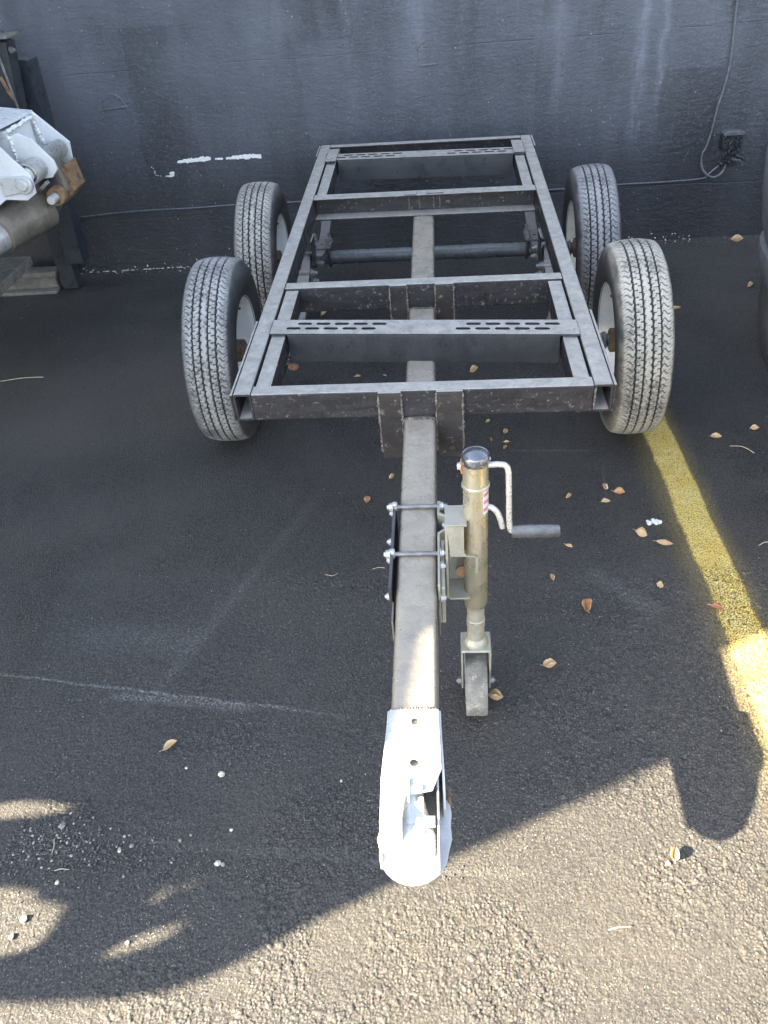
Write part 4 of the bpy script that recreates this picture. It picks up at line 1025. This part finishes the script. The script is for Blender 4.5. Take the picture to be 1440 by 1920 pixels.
# ------------------------------------------------------------------ unseen body added out of frame to the left, outlined to throw the big shade
Tr = empty('shade_blocker', (-3.3, .3, 0), 'unseen white box body added left of the trailer, cut to cast the shade', 'blocker')
def gp(gx, gy):                       # where the sun ray that lands at (gx, gy) crosses the plane x = -2.2
    z_ = (gx + 2.2) / 1.46; return (gy - .73 * z_, z_)
outl = [(2.55, .35), (2.55, 4.7), (-2.14, 4.7), (-2.14, 2.40), gp(1.26, -.645), gp(1.122, -.712), gp(.44, -1.029), gp(.25, -1.125), gp(.086, -1.218), gp(0, -1.25), gp(-.12, -1.269), gp(-.338, -1.28), gp(-.8, -1.27), gp(-1.2, -1.22), (-1.5, .35)]
h1 = [gp(*p) for p in ((-.60, -.89), (-.48, -.875), (-.40, -.868), (-.318, -.85), (-.36, -.842), (-.44, -.832), (-.49, -.832), (-.6, -.85))]
h2 = [gp(*p) for p in ((-.62, -1.24), (-.378, -1.191), (-.32, -1.178), (-.284, -1.16), (-.272, -1.125), (-.262, -1.088), (-.31, -1.078), (-.345, -1.07), (-.33, -1.058), (-.37, -1.05), (-.441, -1.046), (-.6, -1.05))]
h3 = [gp(*p) for p in ((-.088, -1.082), (-.05, -1.066), (-.035, -1.050), (-.038, -1.037), (-.065, -1.046), (-.086, -1.066))]
h3b = [gp(*p) for p in ((-.028, -1.046), (.003, -1.040), (.018, -1.028), (.0, -1.026), (-.02, -1.034))]
h4 = [gp(*p) for p in ((-.16, -1.182), (-.11, -1.182), (-.03, -1.155), (.02, -1.118), (-.005, -1.116), (-.07, -1.135), (-.13, -1.162))]
mb = MB(); mb.prism([outl, h1, h2, h3, h3b, h4], (-2.2, 0, 0), (0, 1, 0), (0, 0, 1), (-1, 0, 0), .02)  # outline and holes cut to shape the ground shade and its sun gaps
mb.done('shade_panel', 'blocker', Tr)
mb = MB(); mb.box((-4.3, -2.12, 2.02), (-2.225, 2.5, 4.65)); mb.done('shade_box', 'blocker', Tr, .03)
mb = MB(); mb.box((-4.2, -1.0, .42), (-2.3, 2.4, 2.0)); mb.done('blocker_lower_body', 'blocker', Tr, .03)
for x in (-2.45, -4.1):
    for y in (1.6, -.4):
        ty = bpy.data.objects.new('tyre', TM); C.objects.link(ty); ty.location = (x, y, RT); ty.scale = (1.1, 1, 1)
        ty.parent = Tr; ty.matrix_parent_inverse = WM[Tr.name].inverted()
        mb = MB(); mb.lathe([(0, -.02), (.19, -.02), (.2, .02), (0, .02)], (x, y, RT), (1, 0, 0), 24); mb.done('blocker_hub_cap', 'galv', Tr, smooth=True)

# ------------------------------------------------------------------ leaves, stones and twigs
def leaf(x, y, ln, wd_l, rot, mat, curl, label, seed, lift=.0, kind='leaf'):
    rr = random.Random(seed); mb = MB(); nu, nv = 12, 6; g_ = []
    for i in range(nu + 1):
        t = i / nu; row = []
        hw = wd_l / 2 * (sin(pi * min(1, t ** (.7 + .25 * sin(seed * 1.9)))) ** .8) * (1 + rr.uniform(-.2, .2)) + .0006
        for j in range(nv + 1):
            s_ = j / nv * 2 - 1
            px = (t - .5) * ln; py = s_ * hw + .12 * ln * sin(t * 2.4 + seed)
            pz = curl * ln * (abs(s_) ** 1.5 * .55 * sin(pi * t) + .9 * (t - .45) ** 2) + rr.uniform(-.0006, .0006) + .0035
            if abs(s_) < .1: pz -= .0008
            row.append(mb.bm.verts.new((px, py, pz)))
        g_.append(row)
    for i in range(nu):
        for j in range(nv): mb.bm.faces.new((g_[i][j], g_[i + 1][j], g_[i + 1][j + 1], g_[i][j + 1]))
    o = mb.done('fallen_leaf', mat, None, smooth=True)
    st_ = MB(); st_.tube([(-ln * .5, .12 * ln * sin(seed), .004 + curl * ln * .18), (-ln * .72, .12 * ln * sin(seed) - .002, .006 + curl * ln * .2)], .0008, 5)
    q = st_.done('stem', 'twig', o)
    sd_ = o.modifiers.new('thickness', 'SOLIDIFY'); sd_.thickness = .0005
    o.location = (x, y, lift); o.rotation_euler = (rr.uniform(-.08, .08), rr.uniform(-.08, .08), rot)
    tag(o, label, 'leaf', 'fallen leaves on the asphalt'); return o
LV = [
 (.716, 1.233, .052, .016, .5, 'leaf_tan', 1.0, 'long tan curled leaf on asphalt inside the front of the frame'),
 (.201, 1.234, .030, .018, .2, 'leaf_tan', .4, 'pale leaf on asphalt between slotted bar and front cross member, left half'),
 (.322, 1.233, .022, .012, -.3, 'leaf_tan', .4, 'small yellowish leaf just left of the tongue behind the front cross member'),
 (1.114, .876, .036, .020, .4, 'leaf_tan', .7, 'tan leaf under the right front frame corner'),
 (.752, .826, .030, .017, .6, 'leaf_tan', .6, 'leaf right below the front cross member beside the right gusset'),
 (.815, .744, .032, .019, 1.0, 'leaf_tan', .6, 'oval tan leaf in the little cluster behind the jack'),
 (.757, .695, .026, .012, 1.4, 'leaf_brown', .6, 'narrow brown leaf leftmost of the cluster behind the jack'),
 (.814, .673, .028, .008, .0, 'leaf_tan', .4, 'thin pale sliver of leaf in the cluster behind the jack'),
 (.808, .637, .028, .010, 1.1, 'leaf_brown', .6, 'nearest narrow leaf of the cluster behind the jack'),
 (.383, .469, .034, .016, 1.1, 'leaf_tan', 1.0, 'curled leaf just left of the tongue below the front gusset'),
 (.301, .336, .030, .022, 1.3, 'leaf_brown', .8, 'upright brown leaf on open asphalt left of the tongue'),
 (1.0, .321, .036, .018, .4, 'leaf_tan', .9, 'small curled leaf above and right of the crank handle'),
 (1.131, .367, .030, .022, 1.5, 'leaf_tan', .9, 'pointed tan leaf farthest of the trio beside the yellow line'),
 (1.172, .331, .050, .014, -.3, 'leaf_brown', .9, 'long brown leaf rightmost of the trio beside the yellow line'),
 (1.121, .289, .036, .022, .25, 'leaf_tan', .4, 'flat oval leaf nearest of the trio beside the yellow line'),
 (1.20, .108, .048, .015, -.6, 'leaf_tan', 1.1, 'curled pale leaf beside the white fluff near the yellow line'),
 (1.265, .068, .070, .017, -.25, 'leaf_tan', .5, 'long tan leaf with a stem lying next to the yellow line'),
 (.968, .066, .026, .012, -.8, 'leaf_tan', .5, 'tiny pale leaf right of the jack below the crank handle'),
 (.899, -.078, .040, .020, 1.35, 'leaf_tan', .5, 'upright oval leaf right of the jack bracket'),
 (1.214, -.117, .027, .020, 1.2, 'leaf_tan', .3, 'small flat oval tan leaf left of the yellow line'),
 (.982, -.209, .056, .036, 1.75, 'leaf_brown', 1.2, 'largest crumpled orange brown leaf right of the jack foot'),
 (1.349, -.218, .044, .020, -.4, 'leaf_red', .4, 'reddish leaf lying on the edge of the yellow line'),
 (.849, -.426, .042, .022, .2, 'leaf_tan', 1.1, 'curled tan leaf with hooked stem right of the caster wheel'),
 (.698, -.534, .054, .034, -.5, 'leaf_tan', 1.3, 'folded tan leaf touching the ground beside the caster wheel'),
 (-.146, -.677, .042, .020, .5, 'leaf_tan', .5, 'lone tan leaf on dark asphalt left of the coupler'),
 (1.057, -.959, .042, .024, 1.2, 'leaf_tan', 1.2, 'pale crumpled leaf on the sunlit asphalt at lower right'),
 (1.584, .653, .040, .014, -.1, 'leaf_tan', .7, 'small leaf right of the yellow line near the front right tyre'),
 (1.737, .701, .040, .022, .1, 'leaf_tan', .9, 'tan leaf near the right edge level with the front cross member'),
 (2.225, 2.60, .075, .03, 0, 'leaf_tan', .8, 'broad leaf at the foot of the wall under the utility box'),
 (1.70, 1.773, .058, .026, .1, 'leaf_tan', .4, 'flat leaf just outside the front right tyre tread'),
 (2.11, 1.987, .062, .024, .6, 'leaf_tan', .7, 'leaf under the bumper corner of the grey car'),
 (-.02, 1.90, .040, .022, .7, 'leaf_tan', .7, 'leaf seen between slotted bar and second cross member near left spring'),
]
for i, (x, y, ln, wl, rt, mt, cu, lb) in enumerate(LV):
    k_ = .84 + .14 * sin(i * 2.7)
    leaf(x, y, ln * k_, wl * k_ * (.92 + .15 * sin(i * 5.1)), rt, mt, cu * 1.25, lb, i)
def stone(name, x, y, r, mat, label, cat, seed, flat=.65, group=None):
    mb = MB(); bmesh.ops.create_icosphere(mb.bm, subdivisions=2, radius=1)
    for v_ in mb.bm.verts:
        n_ = noise.noise(v_.co * 1.3 + Vector((seed * 3.1, seed, 0))); n2_ = noise.noise(v_.co * 3 + Vector((seed, 0, 5)))
        v_.co *= 1 + .35 * n_ + .15 * n2_
        v_.co = Vector((v_.co.x * r * 1.15, v_.co.y * r, max(v_.co.z, -.75) * r * flat))
    o = mb.done(name, mat, None)
    o.location = (x, y, r * flat * .7); o.rotation_euler = (0, 0, seed * 1.7)
    tag(o, label, cat, group); return o
ST = [(.006, -.758, .0105, 'stone', 'pale stone on dark asphalt midway between lone leaf and coupler'), (.046, -.985, .0085, 'stone', 'pale stone, larger one of the pair left of the coupler nose'), (.058, -.987, .006, 'stone_grey', 'small grey stone touching the pale one left of the coupler nose'),
      (.06, -.904, .005, 'stone', 'tiny pale pebble above the pair of stones left of the coupler'), (-.358, -1.114, .0095, 'stone', 'white pebble in the sunlit patch at the lower left edge'), (-.167, -.945, .0065, 'stone_grey', 'round brown grey pebble right of the gravel'),
      (-.056, -.931, .0055, 'stone_grey', 'small grey pebble between the gravel and the coupler'), (-.353, -.896, .010, 'stone_grey', 'dark grey stone just below the upper sun patch at left'), (-.193, -.958, .005, 'stone', 'tiny white pebble at the right end of the gravel'),
      (-.314, -1.032, .006, 'stone', 'light pebble at the top edge of the large sun patch'), (-.089, -.739, .0045, 'stone', 'tiny pale pebble below the lone leaf'), (.308, -.775, .0042, 'stone', 'tiny pale pebble just left of the coupler body'),
      (-.112, -1.158, .005, 'stone', 'tiny white pebble inside the long thin sun patch'), (-.37, -1.15, .007, 'stone_grey', 'dark pebble in the sunlit patch below the white pebble'), (1.04, -.975, .006, 'stone', 'white crumb beside the pale crumpled leaf at lower right')]
for i, (x, y, r, mt, lb) in enumerate(ST): stone('pebble', x, y, r * .78, mt, lb, 'stone', i + 1, group='loose stones on the asphalt')
fl_ = None
mb = MB(); rr = random.Random(3)
for k in range(14):
    q = rr.uniform(.004, .009)
    bmesh.ops.create_icosphere(mb.bm, subdivisions=2, radius=q, matrix=Matrix.Translation((1.258 + rr.uniform(-.022, .02), .175 + rr.uniform(-.008, .008), q * .7)))
o = mb.done('fluff', 'fluff', smooth=True); tag(o, 'small tuft of white fluff beside the yellow line', 'fluff')
def twig(pts, r, label):
    mb = MB(); mb.tube(smooth_path(pts), r, 6); o = mb.done('twig', 'twig', smooth=True); tag(o, label, 'twig', 'dry stems on the asphalt')
twig([(-1.60, 1.315, .004), (-1.506, 1.333, .005), (-1.40, 1.352, .008), (-1.303, 1.362, .003)], .0022, 'long pale dry stem lying on asphalt at the left edge')
twig([(.888, -1.117, .003), (.91, -1.112, .005), (.935, -1.109, .003)], .0012, 'short dry stem on the sunlit asphalt at lower right')
twig([(-.33, -1.006, .003), (-.315, -1.003, .006), (-.297, -1.003, .003)], .0011, 'short dry stem lying in the gravel at lower left')
twig([(-.36, -.93, .003), (-.352, -.95, .006), (-.352, -.965, .004)], .001, 'thin bent stem just below the dark grey stone in the gravel')
twig([(1.55, .05, .003), (1.575, .062, .006), (1.60, .05, .003)], .0016, 'thin curved stem right of the yellow line')
twig([(.34, -.02, .003), (.36, -.015, .005), (.38, -.016, .003)], .0011, 'short straw left of the tongue near the clamp')
twig([(.19, -.04, .003), (.215, -.05, .006), (.23, -.035, .003)], .0011, 'bent straw left of the tongue, left one of two')
twig([(1.62, .60, .003), (1.66, .585, .008), (1.69, .55, .003)], .0015, 'curved dry stem right of the line near the front right tyre')
# loose gravel at lower left and single chips everywhere: nobody could count it
mb = MB(); rr = random.Random(8)
def grit(x, y, q):
    m_ = Matrix.Translation((x, y, q * .35)) @ Matrix.Rotation(rr.uniform(0, 6), 4, 'Z') @ Matrix.Rotation(rr.uniform(-.6, .6), 4, 'X') @ Matrix.Diagonal((q * rr.uniform(.8, 1.5), q, q * rr.uniform(.5, .9), 1))
    bmesh.ops.create_icosphere(mb.bm, subdivisions=1, radius=1, matrix=m_)
for i in range(900):
    t = abs(rr.gauss(0, .22)); x = -.47 + t; y = -.955 - .05 * t + rr.gauss(0, .032 + .03 * max(0, .3 - t))
    grit(x, y, rr.uniform(.0012, .0034) * (1.35 if rr.random() < .12 else 1))
for i in range(260): grit(rr.uniform(-.1, .6), -1.0 + rr.gauss(0, .014), rr.uniform(.001, .0026))
o = mb.done('gravel', 'grit_dark'); tag(o, 'dark loose grit strewn along the seam at lower left', 'gravel', kind='stuff')
mb = MB()
for i in range(95):
    t = abs(rr.gauss(0, .16)); grit(-.45 + t, -.94 + rr.gauss(0, .03), rr.uniform(.0014, .0036))
for i in range(300):
    y = rr.uniform(-1.3, 2.4); x = rr.uniform(-.55 - max(0, y + .9) * .42, 1.25 + max(0, y + .9) * .4); grit(x, y, rr.uniform(.0008, .0019) * (1 + .25 * max(0, y)))
o = mb.done('pale_grit', 'grit_pale'); tag(o, 'pale grains of grit sprinkled over the asphalt', 'grit', kind='stuff')
